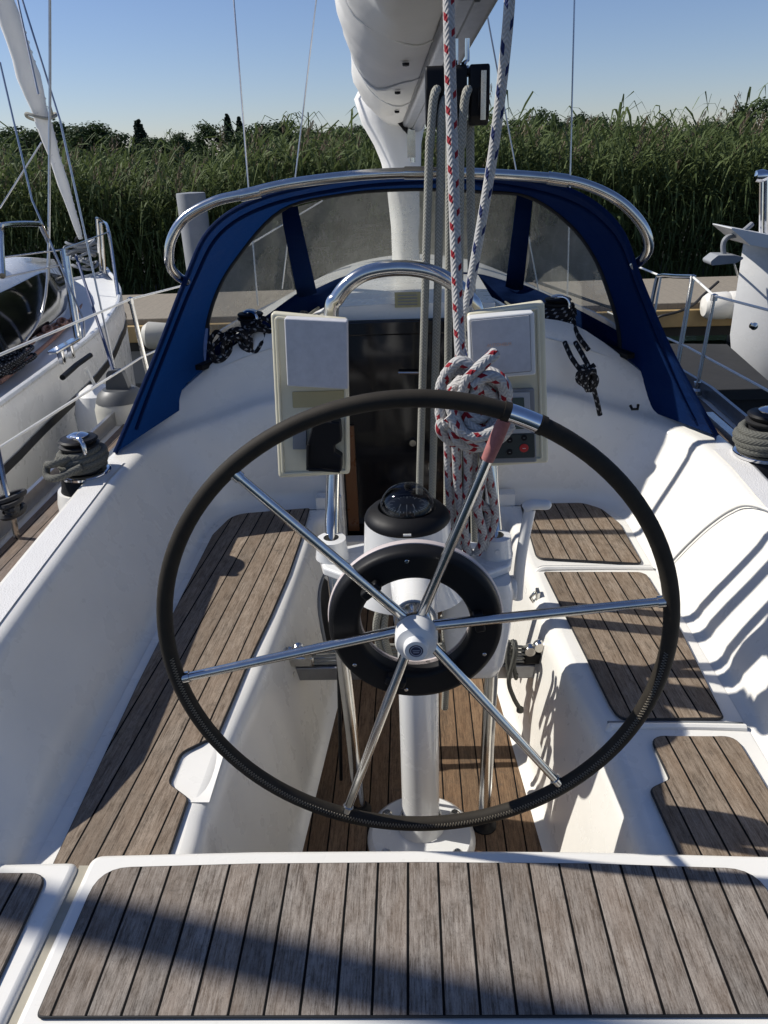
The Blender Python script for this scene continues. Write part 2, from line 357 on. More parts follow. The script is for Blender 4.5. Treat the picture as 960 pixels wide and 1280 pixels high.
def leaf(name, a, c, tr=.25, sc_=1.2):
    m, t, b = nm(name); v = objco(t); out = t.nodes['Material Output']
    g = nd(t, 'ShaderNodeNewGeometry'); n = noise(t, v, sc_, 4, .6)
    at = nd(t, 'ShaderNodeAttribute', attribute_name='face_tone')
    cc = mix(t, mth(t, 'MULTIPLY_ADD', at.outputs['Fac'], .6, mth(t, 'MULTIPLY', n, .4)), a, c); t.links.new(cc, b.inputs['Base Color']); b.inputs['Roughness'].default_value = .65; b.inputs['Specular IOR Level'].default_value = .15
    tl = nd(t, 'ShaderNodeBsdfTranslucent'); t.links.new(cc, tl.inputs[0]); mx = nd(t, 'ShaderNodeMixShader', inp={0: tr}); t.links.new(b.outputs[0], mx.inputs[1]); t.links.new(tl.outputs[0], mx.inputs[2]); t.links.new(mx.outputs[0], out.inputs[0]); return m
M['reed'] = leaf('reed_leaf', (.028, .046, .014), (.16, .205, .075), .30)
M['plume'] = leaf('reed_plume', (.13, .10, .065), (.22, .175, .12), .2)
M['treeleaf'] = leaf('tree_foliage', (.022, .040, .016), (.070, .105, .040), .2, .3)
M['treeleaf2'] = leaf('conifer_foliage', (.012, .024, .014), (.030, .048, .024), .05, .3)
M['bark'] = plain('bark', (.08, .06, .045), .9, var=.4)
M['mud'] = plain('reed_bed_mud', (.022, .024, .014), .9, var=.4, scale=2)

# ------------------------------------------------------------------ setting
g = MB(); g.add([(-900, -200, 0), (900, -200, 0), (900, 1500, 0), (-900, 1500, 0)], [(0, 1, 2, 3)]); struct(g.build('water', M['water'], smooth=0))
g = MB(); g.add([(-60, 10.6, -.3), (60, 10.6, -.3), (60, 11.3, .06), (-60, 11.3, .06), (-900, 24, .25), (900, 24, .25), (900, 1500, .5), (-900, 1500, .5)], [(0, 1, 2, 3), (3, 2, 5, 4), (4, 5, 6, 7)])
struct(g.build('shore_ground', M['mud'], smooth=0))
def set_face_tone(o, vals):
    a = o.data.attributes.new('face_tone', 'FLOAT', 'FACE'); a.data.foreach_set('value', vals)
# reeds: thousands of stalks with bent leaves, one uncountable mass
def reeds():
    V = []; Fc = []; rv = []; PV = []; PF = []; prv = []
    def strip(pts, wds, side, val, VV, FF, RR):
        b = len(VV)
        for p, w_ in zip(pts, wds): VV.append(p-side*w_); VV.append(p+side*w_)
        for i in range(len(pts)-1): FF.append((b+2*i, b+2*i+1, b+2*i+3, b+2*i+2)); RR.append(val)
    N = 6200
    for s in range(N):
        d = rng.random()**1.5; y = 11.0+d*4.2; x = rng.uniform(-10.5, 11.5)*(y/12.5)
        h = 2.0+.10*math.sin(x*.9+1.1)+.09*math.sin(x*2.3)+rng.normal(0, .13)+(y-11)*.07+max(0, x-4)*.02-.17*min(1, max(0, (-x-2.6)/1.2))
        if rng.random() < .05: h += .33
        lean = Vector((rng.normal(.10, .10), rng.normal(-.03, .08), 0)); base = Vector((x, y, -.05)); val = rng.random()*.7
        P = [base+lean*(t*t)*h*.6+Vector((0, 0, h*t)) for t in (0, .35, .7, 1)]
        a = rng.uniform(0, math.pi); strip(P, (.008, .007, .005, .003), Vector((math.cos(a), math.sin(a)*.3, 0)), val*.8+.2, V, Fc, rv)
        nl = 9
        for k in range(nl):
            t = rng.uniform(.25, .99) if d < .35 else rng.uniform(.5, .99)
            p = base+lean*(t*t)*h*.6+Vector((0, 0, h*t)); ang = rng.uniform(0, 2*math.pi); L = rng.uniform(.28, .58)
            out = Vector((math.cos(ang)+.35, math.sin(ang)*.8-.1, 0)); out.normalize(); up = rng.uniform(.5, 1.5); dr = rng.uniform(.5, 1.6)
            pts = [p, p+out*L*.3+Vector((0, 0, L*.3*up)), p+out*L*.62+Vector((0, 0, L*(.62*up-.38*dr*.55))), p+out*L*.9+Vector((0, 0, L*(.7*up-dr*.75)))]
            sd = Vector((-out.y, out.x, rng.uniform(-.8, .8))).normalized(); wd = rng.uniform(.009, .019)
            strip(pts, (wd*.5, wd, wd*.8, .001), sd, min(1, max(0, rng.random()*.8+(t-.5)*.3)), V, Fc, rv)  # random tone plus height: light on the reed tops painted into leaf colour
        if rng.random() < .09:
            top = P[-1]
            for q in range(16):
                t = q/16; p = top+lean*.3*t+Vector((.06*t*t, 0, .26*t-.04)); a = rng.uniform(0, 6.28)
                o_ = Vector((math.cos(a), math.sin(a), -.2))*.055*(1-t*.6)
                strip([p, p+o_+Vector((0, 0, .05)), p+o_*1.4], (.005, .007, .002), Vector((-o_.y, o_.x, .01)).normalized(), rng.random(), PV, PF, prv)
    m = MB(); m.v = [tuple(v) for v in V]; m.f = Fc; m.uv = [[(0, 0)]*4]*len(Fc); m.mi = [0]*len(Fc)
    b = len(m.v); m.v += [tuple(v) for v in PV]; m.f += [tuple(b+i for i in f) for f in PF]; m.uv += [[(0, 0)]*4]*len(PF); m.mi += [1]*len(PF)
    o = m.build('reeds', [M['reed'], M['plume']], smooth=0, fix=False); set_face_tone(o, rv+prv)
    tag(o, 'tall green reed bed with feathery plumes along the shore', 'reeds', kind='stuff')
reeds()
# far trees: each its own crown and trunk
def crown_mesh(kind, seed):
    r = np.random.default_rng(seed); V = []; Fc = []; rv = []
    lobes = []
    if kind == 'spruce':
        for i in range(34):
            z = .12+.86*i/34; rad = .23*(1-z)**.8+.012
            for k in range(5): a = r.uniform(0, 6.28); lobes.append((Vector((math.cos(a)*rad*.7, math.sin(a)*rad*.7, z)), rad*.5, .022))
    else:
        for i in range(48):
            a = r.uniform(0, 6.28); z = r.uniform(.03, .93); rad = .36*max(.45 if z < .5 else 0, math.sin(min(1, max(.12, (z-.0)/.97))*math.pi)**.6)*r.uniform(.2, 1)
            lobes.append((Vector((math.cos(a)*rad, math.sin(a)*rad, z)), r.uniform(.08, .15), .022))
    for c, R, lf in lobes:
        for q in range(34 if kind == 'spruce' else 110):
            d = Vector(r.normal(size=3)); d.normalize(); d *= R*r.uniform(.4, 1.25); d.z *= .8; p = c+d
            n = (d.normalized()+Vector(r.normal(size=3))*.5).normalized(); u = n.orthogonal().normalized(); v = n.cross(u); s_ = lf*r.uniform(.5, 1.2)
            b = len(V); V += [p+u*s_, p+v*s_*.7, p-u*s_, p-v*s_*.7]; Fc.append((b, b+1, b+2, b+3)); rv.append(r.random())
    m = MB(); m.v = [tuple(v) for v in V]; m.f = Fc; m.uv = [[(0, 0)]*4]*len(Fc); m.mi = [0]*len(Fc); return m, rv
protos = {}
def tree(kind, variant, x, y, h, wd, label, group):
    key = (kind, variant); nmn = {'spruce': 'spruce_tree', 'broad': 'broadleaf_tree'}[kind]
    if key not in protos:
        root = thing(nmn, label, 'tree', (0, 0, 0), group)
        m, rv = crown_mesh(kind, 11+variant*7+(50 if kind == 'spruce' else 0)); c = m.build('crown', M['treeleaf2'] if kind == 'spruce' else M['treeleaf'], root, smooth=0, fix=False); set_face_tone(c, rv)
        tb = MB(); tb.tube([(0, 0, -.02), (.005, 0, .2), (0, .004, .55), (0, 0, .85)], [.022, .016, .010, .003], 8)
        if kind == 'broad':
            for k in range(6): a = k*1.05; tb.tube([(0, 0, .25+.07*k), (.13*math.cos(a), .13*math.sin(a), .42+.07*k), (.2*math.cos(a), .2*math.sin(a), .52+.06*k)], [.008, .005, .002], 5)
        tb.build('trunk', M['bark'], root); protos[key] = root; r = root
    else:
        src = protos[key]; r = src.copy(); col.objects.link(r)
        for ch in list(src.children): c = ch.copy(); col.objects.link(c); c.parent = r
    r.location = (x, y, .3); r.scale = (h*wd, h*wd, h); r.rotation_euler.z = random.uniform(0, 6.28); r['label'] = label; r['group'] = group; r['category'] = 'tree'
GT = 'trees on the far shore behind the reeds'
def tr(px, top, kind='broad', dist=None, wd=1.0, lab=None, var=None):
    d = dist or random.uniform(85, 120); p = by(px, top, d); h = p.z-.3
    lab = lab or {'broad': 'round-crowned dark green tree in the line of trees beyond the reeds', 'spruce': 'dark pointed conifer rising above the line of trees beyond the reeds'}[kind]
    tree(kind, (random.randrange(3) if var is None else var), p.x, d, h, wd, lab, GT)
for px, top, kd in [(16, 172, 'broad'), (64, 170, 'broad'), (110, 170, 'broad'), (133, 168, 'broad'), (210, 176, 'broad'), (240, 174, 'broad'), (330, 162, 'broad'), (375, 164, 'broad'), (405, 166, 'broad'), (434, 164, 'broad'), (670, 160, 'broad'), (700, 158, 'broad'), (730, 158, 'broad'), (778, 168, 'broad'), (803, 170, 'broad'), (853, 168, 'broad'), (880, 166, 'broad'), (905, 162, 'broad'), (6, 168, 'broad'), (28, 160, 'broad'), (52, 163, 'broad'), (76, 154, 'broad'), (98, 162, 'broad'), (122, 160, 'broad'), (144, 166, 'broad'), (196, 172, 'broad'), (222, 170, 'broad'),
                    (262, 158, 'broad'), (318, 156, 'broad'), (340, 154, 'broad'), (362, 156, 'broad'), (392, 160, 'broad'), (420, 156, 'broad'), (448, 158, 'broad'),
                    (655, 150, 'broad'), (720, 148, 'broad'), (742, 150, 'broad'), (765, 158, 'broad'), (790, 162, 'broad'), (815, 160, 'broad'), (840, 158, 'broad'), (868, 163, 'broad'), (892, 160, 'broad'), (918, 156, 'broad')]:
    tr(px, top-(7 if px > 640 else 4)+random.uniform(-3, 3), kd, wd=random.uniform(1.3, 2.1))
for px, top in [(283, 140), (298, 144)]: tr(px, top, 'spruce', 118, .8, 'slim dark conifer, one of two peaks above the trees left of the furled sail')
tr(171, 147, 'spruce', 100, 1.15, 'lone pointed conifer standing clear of its neighbours in the left tree line')
tr(682, 132, 'broad', 70, .8, 'tall loose-crowned tree just right of the blue-flecked rope, beyond the reeds')
tr(948, 120, 'broad', 75, 1.2, 'tallest dark tree at the right end of the far tree line')
tr(925, 140, 'broad', 80, 1.1, 'dark tree leaning against the tallest one at the right end')
m = MB(); m.lathe((0, 0, 0), [(.17, -.6), (.17, 2.0), (.165, 2.02), (.0, 2.03)], n=28)
q = by(238, 240, 9.6); o = m.build('mooring_pile', M['pile']); o.location = (q.x, 9.6, q.z-2.03); tag(o, 'grey round mooring pile standing in front of the reeds, left of the blue sprayhood', 'mooring post')

# pontoon
pt = thing('pontoon', 'long beige boarded pontoon running across in front of the reeds', 'pontoon', (0, 8.2, 0))
m = MB(); m.box((1, 8.25, .64), (22, 1.5, .10)); m.build('decking', M['dock'], pt, bevel=.01)
m = MB(); m.box((1, 7.47, .55), (22, .07, .16)); m.build('edge_board', M['tan'], pt, bevel=.008)
m = MB(); m.box((1, 8.25, .42), (21.8, 1.4, .12)); m.box((1, 7.52, .42), (22, .04, .1)); m.build('frame_beam', M['pier'], pt)
m = MB()
for fx in (-7, -3.4, 0.6, 4.4, 8): m = MB(); m.box((fx, 8.25, .1), (1.6, 1.2, .55)); m.build('float', M['grey_pl'], pt, bevel=.03)
fp = thing('finger_pier', 'dark grey finger pier lying low between the boats on the right', 'pier', (2.5, 5.4, 0))
a, b, c, d = bz(790, 428, .6), bz(909, 430, .6), bz(960, 475, .6), bz(893, 487, .6); e_ = bz(1010, 484, .6)
m = MB(); m.prism([(a.x-.1, a.y), (b.x, b.y), (c.x, c.y), (e_.x+1, c.y), (e_.x+1, e_.y), (d.x, d.y)], .52, .6); m.build('deck', M['pier'], fp, bevel=.006)
m = MB(); m.prism([(a.x, a.y-.1), (b.x-.1, b.y-.1), (c.x-.1, c.y-.02), (e_.x+.9, c.y-.04), (e_.x+.9, e_.y+.05), (d.x+.06, d.y+.06)], .2, .518); m.build('side_beam', M['black_matte'], fp)
m = MB(); m.prism([(d.x+.1, d.y-.5), (4.2, d.y-.6), (4.2, 3.2), (2.0, 3.2)], .36, .42); m.build('lower_step', M['pier'], fp)
f_ = thing('fender', 'white cylindrical fender lying along the pontoon edge by the right boat', 'fender', tuple(by(912, 382, 7.3)))
q = by(912, 382, 7.3); m = MB(); m.lathe(q+Vector((-.26, 0, 0)), [(.0, 0), (.09, .02), (.12, .06), (.125, .22), (.118, .24), (.125, .26), (.125, .46), (.10, .52), (0, .55)], (1, 0, .02), 24); m.build('body', M['fender_w'], f_)
m = MB(); m.tube([q+Vector((.3, 0, 0)), q+Vector((.32, .02, .3)), q+Vector((.2, -.1, .8))], .01, 6); m.build('lanyard', M['white_wire'], f_)
q = by(195, 418, 7.35); f2 = thing('fender', 'pale fender on the pontoon edge between the left boat and the blue sprayhood', 'fender', tuple(q))
m = MB(); m.lathe(q+Vector((-.14, 0, .0)), [(0, 0), (.09, .02), (.13, .07), (.13, .32), (.09, .38), (0, .40)], (1, 0, -.1), 24); m.build('body', M['fender'], f2)

# ================================================================== the yacht we stand on
Y = thing('sailing_yacht', 'white sailing yacht with teak cockpit, large steering wheel and navy sprayhood', 'sailing boat', (0, 3, 0))
S, ST, CT = .5, .915, 1.2       # sole, seat, coaming levels
def beam(y): return ipol(y, [-.2, .8, 2, 3.5, 5, 6, 6.8, 7.3], [1.18, 1.30, 1.38, 1.40, 1.22, .88, .42, .03])
def sheer(y): return ipol(y, [0, 4, 7.3], [.98, 1.0, 1.16])
# hull
rows = []
for y in np.linspace(.25, 7.3, 40):
    b_ = beam(y); r = []
    for (f, z) in [(1, 1), (1.0, .96), (.985, .7), (.95, .4), (.86, .1), (.5, -.35), (0, -.5)]:
        r.append((-b_*f, y, sheer(y)*z if z > 0 else z))
    rows.append(r+[(-x, y_, z) for x, y_, z in r[::-1][1:]])
m = MB(); m.grid(rows); m.build('hull', M['gel'], Y)
# side decks and foredeck
def deckz(y, x): return sheer(y)+.002-.02*(abs(x)/1.4)
for sgn, nmn in ((-1, 'side_deck'), (1, 'side_deck')):
    rows = []
    for y in np.linspace(.25, 5.9, 40):
        xi = .93; b_ = max(beam(y)-.004, xi+.001); rows.append([(sgn*lerp(xi, b_, t), y, deckz(y, b_*t)) for t in (0, .5, 1)])
    m = MB(); m.grid(rows); m.build(nmn, M['nonslip'], Y)
    rows = []
    for y in np.linspace(.3, 5.6, 36):
        b_ = beam(y)-.05; a_ = min(1.0, b_-.02); rows.append([(sgn*a_, y, deckz(y, a_)+.007), (sgn*b_, y, deckz(y, b_)+.007)])
    m = MB(); m.grid(rows); m.build('side_deck_teak', M['teak_deck'], Y)
    m = MB(); pts = [(sgn*(beam(y)-.012), y, sheer(y)+.02) for y in np.linspace(.3, 7.2, 40)]
    rows = [[(p[0]-.008, p[1], p[2]-.03), (p[0]-.008, p[1], p[2]+.03), (p[0]+.008, p[1], p[2]+.03), (p[0]+.008, p[1], p[2]-.03)] for p in pts]
    m.grid(rows, True); m.build('toe_rail', M['alu'], Y)
m = MB(); m.grid([[(-beam(y)+.005, y, sheer(y)-.01), (0, y, sheer(y)+.03), (beam(y)-.005, y, sheer(y)-.01)] for y in np.linspace(5.5, 7.25, 14)]); m.build('foredeck', M['nonslip'], Y)
# coachroof
def roofz(x, y): return 1.545-.28*x*x-.02*(y-2.6)-.05*max(0, y-4.2)
rows = []
for y in np.linspace(2.66, 6.0, 30):
    hw = min(.98, beam(y)-.28) if y > 3 else .98; r = []
    for t in np.linspace(-1, 1, 31):
        x = hw*t*(1.03 if abs(t) > .95 else 1); z = roofz(x, y)
        e = max(0, (abs(t)-.86)/.14); z = lerp(z, sheer(y)-.02, e**1.6 if y > 3.1 else e**3*.9); r.append((x, y, z))
    rows.append(r)
rows.append([(x, 6.35, sheer(6.3)) for x, y, z in rows[-1]])
m = MB(); m.grid(rows); m.build('coachroof', M['gel'], Y)
# cockpit walls: one profile swept along port coaming, round the corner, across the bulkhead, and mirrored
def path_half():
    P = []
    for y in (.55, .8, .96, 1.05, 1.15, 1.29, 1.45, 1.65, 1.9, 2.1, 2.25): P.append((-.712, y, -1, 0, 0.0))
    cx, cy, r = -.712+.20, 2.33, .20
    for k in range(0, 13):
        a = math.pi-(math.pi/2)*k/12; nx, ny = math.cos(a), math.sin(a); P.append((cx+r*nx, cy+r*ny, nx, ny, k/12))
    for x in (-.46, -.40, -.34, -.275): P.append((x, 2.53+.01*(x+.5), 0, 1, 1.0))
    return P
PA = [(-.004, -.01), (.012, .0), (.026, .006), (.038, .020), (.046, .045), (.075, .10), (.115, .17), (.150, .235), (.160, .262), (.170, .277), (.186, .285), (.205, .286), (.225, .286), (.245, .286), (.262, .286), (.274, .283), (.28, .274)]
PB = [(-.004, -.01), (.012, .0), (.026, .006), (.036, .020), (.040, .045), (.045, .16), (.055, .28), (.065, .375), (.070, .388), (.078, .397), (.094, .404), (.105, .42), (.115, .45), (.128, .52), (.135, .565), (.145, .60), (.17, .63)]
def coam_off(y): return ipol(y, [.5, .95, 1.13, 1.29, 1.6, 2.14, 2.4], [.78, .86, .90, .93, 1.0, 1.13, 1.1])
def coam_h(y): return ipol(y, [.5, .9, 1.0, 1.08, 1.16, 1.26, 1.5, 2.1], [.30, .36, .48, .66, .84, .97, 1.0, 1.04])
def wall_rows(sgn):
    rows = []
    for (x, y, nx, ny, wt) in path_half():
        wts = wt*wt*(3-2*wt); r = []; k = coam_off(y) if wt < .5 else lerp(coam_off(2.3), 1, (wt-.5)*2)
        for j, ((da, za), (db, zb)) in enumerate(zip(PA, PB)):
            kk = k if 4 <= j else 1
            d0 = da*kk if j < 11 else da+(kk-1)*.17
            za = za*(coam_h(y) if wt == 0 else 1.04 if j > 4 else 1)
            d_ = lerp(d0, db, wts); z_ = lerp(za, zb+(-.28*(abs(x+nx*.1)**2-.2)*.6 if j > 6 else 0), wts)
            r.append((sgn*(x+nx*d_), y+ny*d_, ST+z_))
        rows.append(r)
    return rows
for sgn in (-1, 1):
    R1 = wall_rows(-sgn) if sgn == 1 else wall_rows(1)
    m = MB(); m.grid(wall_rows(1 if sgn < 0 else -1)); o = m.build('coaming', M['gel'], Y, smooth=60)
    # outer wall of coaming down to side deck, forward infill under the sprayhood foot
    m = MB(); rws = wall_rows(1 if sgn < 0 else -1)
    m2 = [[r[-1], (r[-1][0]+sgn*.012, r[-1][1], r[-1][2]-.012), (r[-1][0]+sgn*.016, r[-1][1], .97)] for r in rws[:11]]
    m.grid(m2); m.build('coaming_side', M['gel'], Y)
    oy = [2.27, 2.36, 2.46, 2.56, 2.66, 2.76, 2.86]; arc = rws[10:24]; m = MB(); g_ = []
    for k, r in enumerate(arc):
        u = k/(len(arc)-1); o_ = Vector((sgn*1.0, lerp(2.25, 2.95, u), 1.198)); p_ = Vector(r[-1]); g_.append([p_, p_.lerp(o_, .35)+Vector((0, 0, .015*math.sin(math.pi*u))), p_.lerp(o_, .7), o_, o_+Vector((sgn*.006, 0, -.03)), Vector((o_.x+sgn*.008, o_.y, .96))])
    m.grid(g_); m.build('coaming_shoulder', M['gel'], Y, smooth=70)
    # nonslip strip on coaming top
    m = MB(); rr = []
    for r in rws[5:11]: rr.append([(lerp(r[10][0], r[15][0], .12), r[11][1], r[11][2]+.003), (lerp(r[10][0], r[15][0], .85), r[11][1], r[11][2]+.003)])
    m.grid(rr); m.build('nonslip_strip', M['nonslip'], Y)
# seat surfaces (port and starboard), with the footwell wall growing out of the inner edge
IN_L = [(-.425, .60), (-.425, 1.0), (-.43, 1.09), (-.425, 1.18), (-.42, 1.31), (-.385, 1.68), (-.362, 2.10), (-.351, 2.38), (-.33, 2.44), (-.29, 2.50)]
IN_R = [(.40, .60), (.405, 1.0), (.41, 1.15), (.40, 1.31), (.375, 1.50), (.352, 1.80), (.345, 2.0), (.335, 2.12), (.335, 2.38), (.32, 2.44), (.29, 2.50)]
def sole_x(y): return ipol(y, [.6, 1.35, 2.04, 2.5], [.365, .316, .262, .235])
for sgn, IN, nmn in ((-1, IN_L, 'port'), (1, IN_R, 'stb')):
    C = cat_rom([(x, y, 0) for x, y in IN], 5); rows = []; seat = []
    for p in C:
        x, y = p.x, p.y; sx = sgn*(sole_x(y)+.012)
        fr = [(0, 0), (.18, -.003), (.5, -.02), (.8, -.07), (1, -.16)]
        r = [(x-sgn*-.028, y, ST), (x-sgn*.0+sgn*.012, y, ST-.002), (x, y, ST-.010), (x-sgn*.010, y, ST-.028), (x-sgn*.016, y, ST-.06)]
        r += [(lerp(x-sgn*.018, sx, t), y, lerp(ST-.06, S+.05, t)) for t in (.25, .5, .75)]
        r += [(sx+sgn*.004, y, S+.05), (sx-sgn*.004, y, S+.015), (sx-sgn*.03, y, S-.002)]
        rows.append(r)
        seat.append([(x+sgn*.028, y, ST), (sgn*.72, y, ST)])
    m = MB(); m.grid(rows); m.build('footwell_side', M['gel_warm'] if 0 else M['gel'], Y, smooth=60)
    m = MB(); m.grid(seat); m.build('seat_base', M['gel'], Y)
for x0, x1, z0, z1 in ((-.36, -.268, .5, .96), (.268, .36, .5, .96), (-.268, .268, .5, .78)): m = MB(); m.box(((x0+x1)/2, 2.53, (z0+z1)/2), (x1-x0, .05, z1-z0)); m.build('step_wall', M['gel'], Y)
m = MB(); m.grid([[(-.4, y, S-.012), (.4, y, S-.012)] for y in (.6, 2.6)]); m.build('sole_base', M['gel_warm'], Y)
def teak_panel(name, out, z, mat, rad=.03, th=.008, caulk=.0036):
    q = round_poly(out, rad); m = MB(); m.prism(q, z, z+th); o = m.build(name, mat, Y, smooth=0)
    cx = sum(p[0] for p in q)/len(q); cy = sum(p[1] for p in q)/len(q); m = MB()
    m.tube([(p[0], p[1], z+th*.5) for p in q], caulk, 6, closed=True); m.build('caulk_edge', M['caulk'], o); return o
teak_panel('seat_teak', [(-.387, 2.500), (-.387, 2.25), (-.394, 2.03), (-.411, 1.80), (-.434, 1.57), (-.452, 1.31), (-.520, 1.255), (-.522, 1.165), (-.470, 1.125), (-.470, .93), (-.676, .93), (-.690, 1.5), (-.693, 2.30), (-.655, 2.46)], ST+.001, M['teak_left'],
           [.006, .3, .3, .3, .3, .03, .04, .03, .02, 0, 0, .3, .1, .08])
teak_panel('seat_teak', [(.383, 2.50), (.379, 2.10), (.69, 2.055), (.690, 2.33), (.655, 2.45), (.60, 2.50)], ST+.001, M['teak_right'], [.006, .03, .02, .1, .08, .06])
teak_panel('seat_teak', [(.396, 2.01), (.388, 2.01), (.440, 1.40), (.449, 1.353), (.676, 1.353), (.690, 1.69), (.683, 1.985), (.668, 2.0)], ST+.001, M['teak_right'], [.004, .004, .1, .03, .012, .2, .02, .02])
teak_panel('seat_teak', [(.500, 1.295), (.505, 1.17), (.458, 1.145), (.470, .93), (.69, .93), (.682, 1.2), (.679, 1.292)], ST+.001, M['teak_right'], [.03, .015, .02, 0, 0, .2, .03])
teak_panel('sole_teak', [(-.235, 2.49), (-sole_x(2.04), 2.04), (-sole_x(1.35), 1.35), (-.36, .7), (.36, .7), (sole_x(1.35), 1.35), (sole_x(2.04), 2.04), (.235, 2.49)], S-.008, M['teak_sole'], 0)
# locker lid mouldings on the starboard seat
def lip(pts, r=.007, name='locker_lid_seam', mt=None, par=None):
    m = MB(); m.tube(cat_rom(pts, 6), r, 8); return m.build(name, mt or M['gel'], par or Y)
rwR = wall_rows(-1)
def wall_pt(y, j):   # point on the starboard coaming profile at station y
    ys = [r[j][1] for r in rwR[:11]]; k = min(max(int(np.searchsorted(ys, y)), 1), 10); t = (y-ys[k-1])/(ys[k]-ys[k-1])
    return Vector(lerp(Vector(rwR[k-1][j]), Vector(rwR[k][j]), t))
def seamline(y0, hook=True):
    P = [(.352, y0-.02, ST-.075), (.360, y0-.006, ST-.03), (.378, y0+.004, ST+.001), (.44, y0+.008, ST+.002), (.60, y0+.006, ST+.002), (.715, y0, ST+.003)]
    return P
for y0 in (2.032, 1.325):
    P = seamline(y0); P = [(x-(.0 if y0 > 2 else -.045)*(1 if x < .42 else 0), y, z) for x, y, z in P]
    lip(P, .0085); lip([(x, y+.016, z-.001) for x, y, z in P], .0028, mt=M['grey_pl'])
lidp = [wall_pt(1.98-.0*i, 4) if 0 else wall_pt(yy, j) for yy, j in ((2.0, 3), (2.0, 4), (1.99, 5), (1.97, 6), (1.93, 7))]
lidp = [p+Vector((-.003, 0, .002)) for p in lidp]+[wall_pt(1.87, 9)+Vector((-.002, 0, .003)), wall_pt(1.80, 11)+Vector((0, 0, .004)), wall_pt(1.72, 11)+Vector((.015, 0, .004)), wall_pt(1.5, 11)+Vector((.022, 0, .004)), wall_pt(1.2, 11)+Vector((.022, 0, .004))]
lip(lidp, .0045, 'locker_lid_edge'); lip([p+Vector((-.006, -.012, .0005)) for p in lidp], .002, 'locker_lid_seam', M['grey_pl'])
q = wall_pt(1.62, 11)+Vector((.0, 0, .006)); m = MB(); m.box(q, (.012, .05, .006)); m.build('lid_latch', M['black'], Y, bevel=.002)
# seat notch mouldings (port) : scooped recess beside the teak
m = MB(); m.grid([[(x, y, ST+.002-.0*0-.010*math.sin(math.pi*min(1, max(0, (x+.515)/.09)))*math.sin(math.pi*(y-1.12)/.17)) for x in np.linspace(-.515, -.425, 8)] for y in np.linspace(1.12, 1.29, 10)]); m.build('foot_recess', M['gel'], Y)
# footwell opening on the port side with frame, locker latch on the other
q = [bx(px, py, -.345) for px, py in ((404, 705), (410, 730), (406, 765), (398, 800), (390, 815), (388, 790), (389, 750), (395, 720))]
qq = [Vector((-.36+.0*p.x, p.y, p.z)) for p in q]
cp = cat_rom(qq, 4, True); cen = sum(cp, Vector())/len(cp)
def onwall(p): t = (ST-.06-p.z)/(ST-.06-S-.05); return Vector((lerp(ipol(p.y, [1.31, 1.68, 2.1], [-.42, -.385, -.362])+.018, -(sole_x(p.y)+.012), t)+.004, p.y, p.z))
cp = [onwall(p) for p in cp]; m = MB(); m.add(cp+[sum(cp, Vector())/len(cp)-Vector((.0, 0, 0))], [(i, (i+1) % len(cp), len(cp)) for i in range(len(cp))]); o = m.build('side_pocket', M['black'], Y, smooth=0)
m = MB(); m.tube(cp, .006, 8, closed=True); m.build('frame', M['grey_pl'], o)
q = by(666, 747, 1.9); m = MB(); m.box((.350, q.y, q.z), (.01, .03, .05)); m.tube([(.342, q.y, q.z+.018), (.33, q.y, q.z), (.342, q.y, q.z-.018)], .005, 8); m.build('locker_latch', M['steel'], Y, bevel=.002)

# helm seat across the stern
HZ = .945
def slab(name, out, z0, z1, mat, par, bev=.010, rad=.02):
    m = MB(); m.prism(round_poly(out, rad), z0, z1); return m.build(name, mat, par, smooth=35, bevel=bev)
hs_ = slab('helm_seat', [(-.605, .640), (-.603, .973), (-.3, .982), (0, .984), (.3, .981), (.70, .968), (1.1, .955), (1.1, .640)], HZ-.05, HZ, M['gel'], Y, .012, [.02, .025, 0, 0, 0, 0, 0, 0])
hl_ = slab('helm_seat', [(-1.2, .640), (-1.2, .955), (-.80, .968), (-.75, .955), (-.620, .958), (-.621, .640)], HZ-.05, HZ, M['gel'], Y, .012, [0, 0, .02, .02, .02, 0])
m = MB(); m.box((-.612, .80, HZ-.020), (.018, .31, .02)); m.build('seat_gap_seal', plain('aged_sealant', (.34, .31, .24), .7, var=.3, scale=20), Y)
def teak_on(par, out, rad):
    q = round_poly(out, rad); m = MB(); m.prism(q, HZ+.0005, HZ+.0065); o = m.build('teak_panel', M['teak_stern'], par, smooth=0)
    m = MB(); m.tube([(p[0], p[1], HZ+.003) for p in q], .0030, 6, closed=True); m.build('caulk_edge', M['caulk'], o)
teak_on(hs_, [(-.572, .680), (-.572, .936), (-.3, .945), (0, .948), (.3, .945), (.575, .934), (.575, .692)], [.01, .055, .3, .3, .3, .055, .01])
teak_on(hl_, [(-1.1, .668), (-1.1, .925), (-.665, .925), (-.658, .668)], [.01, .03, .03, .01])
m = MB(); m.grid([[(x, .955, HZ-.05), (x, .945, .7), (x, .93, .48)] for x in (-.9, -.4, 0, .4, .9)]); m.build('seat_front', M['gel'], Y)
m = MB(); m.grid([[(x, .655, HZ-.05), (x, .655, .3)] for x in (-1.2, 0, 1.2)]); m.build('transom_wall', M['gel'], Y)
m = MB(); m.box((0, .44, .45), (2.2, .42, .04)); m.build('stern_platform', M['nonslip'], Y, bevel=.01)

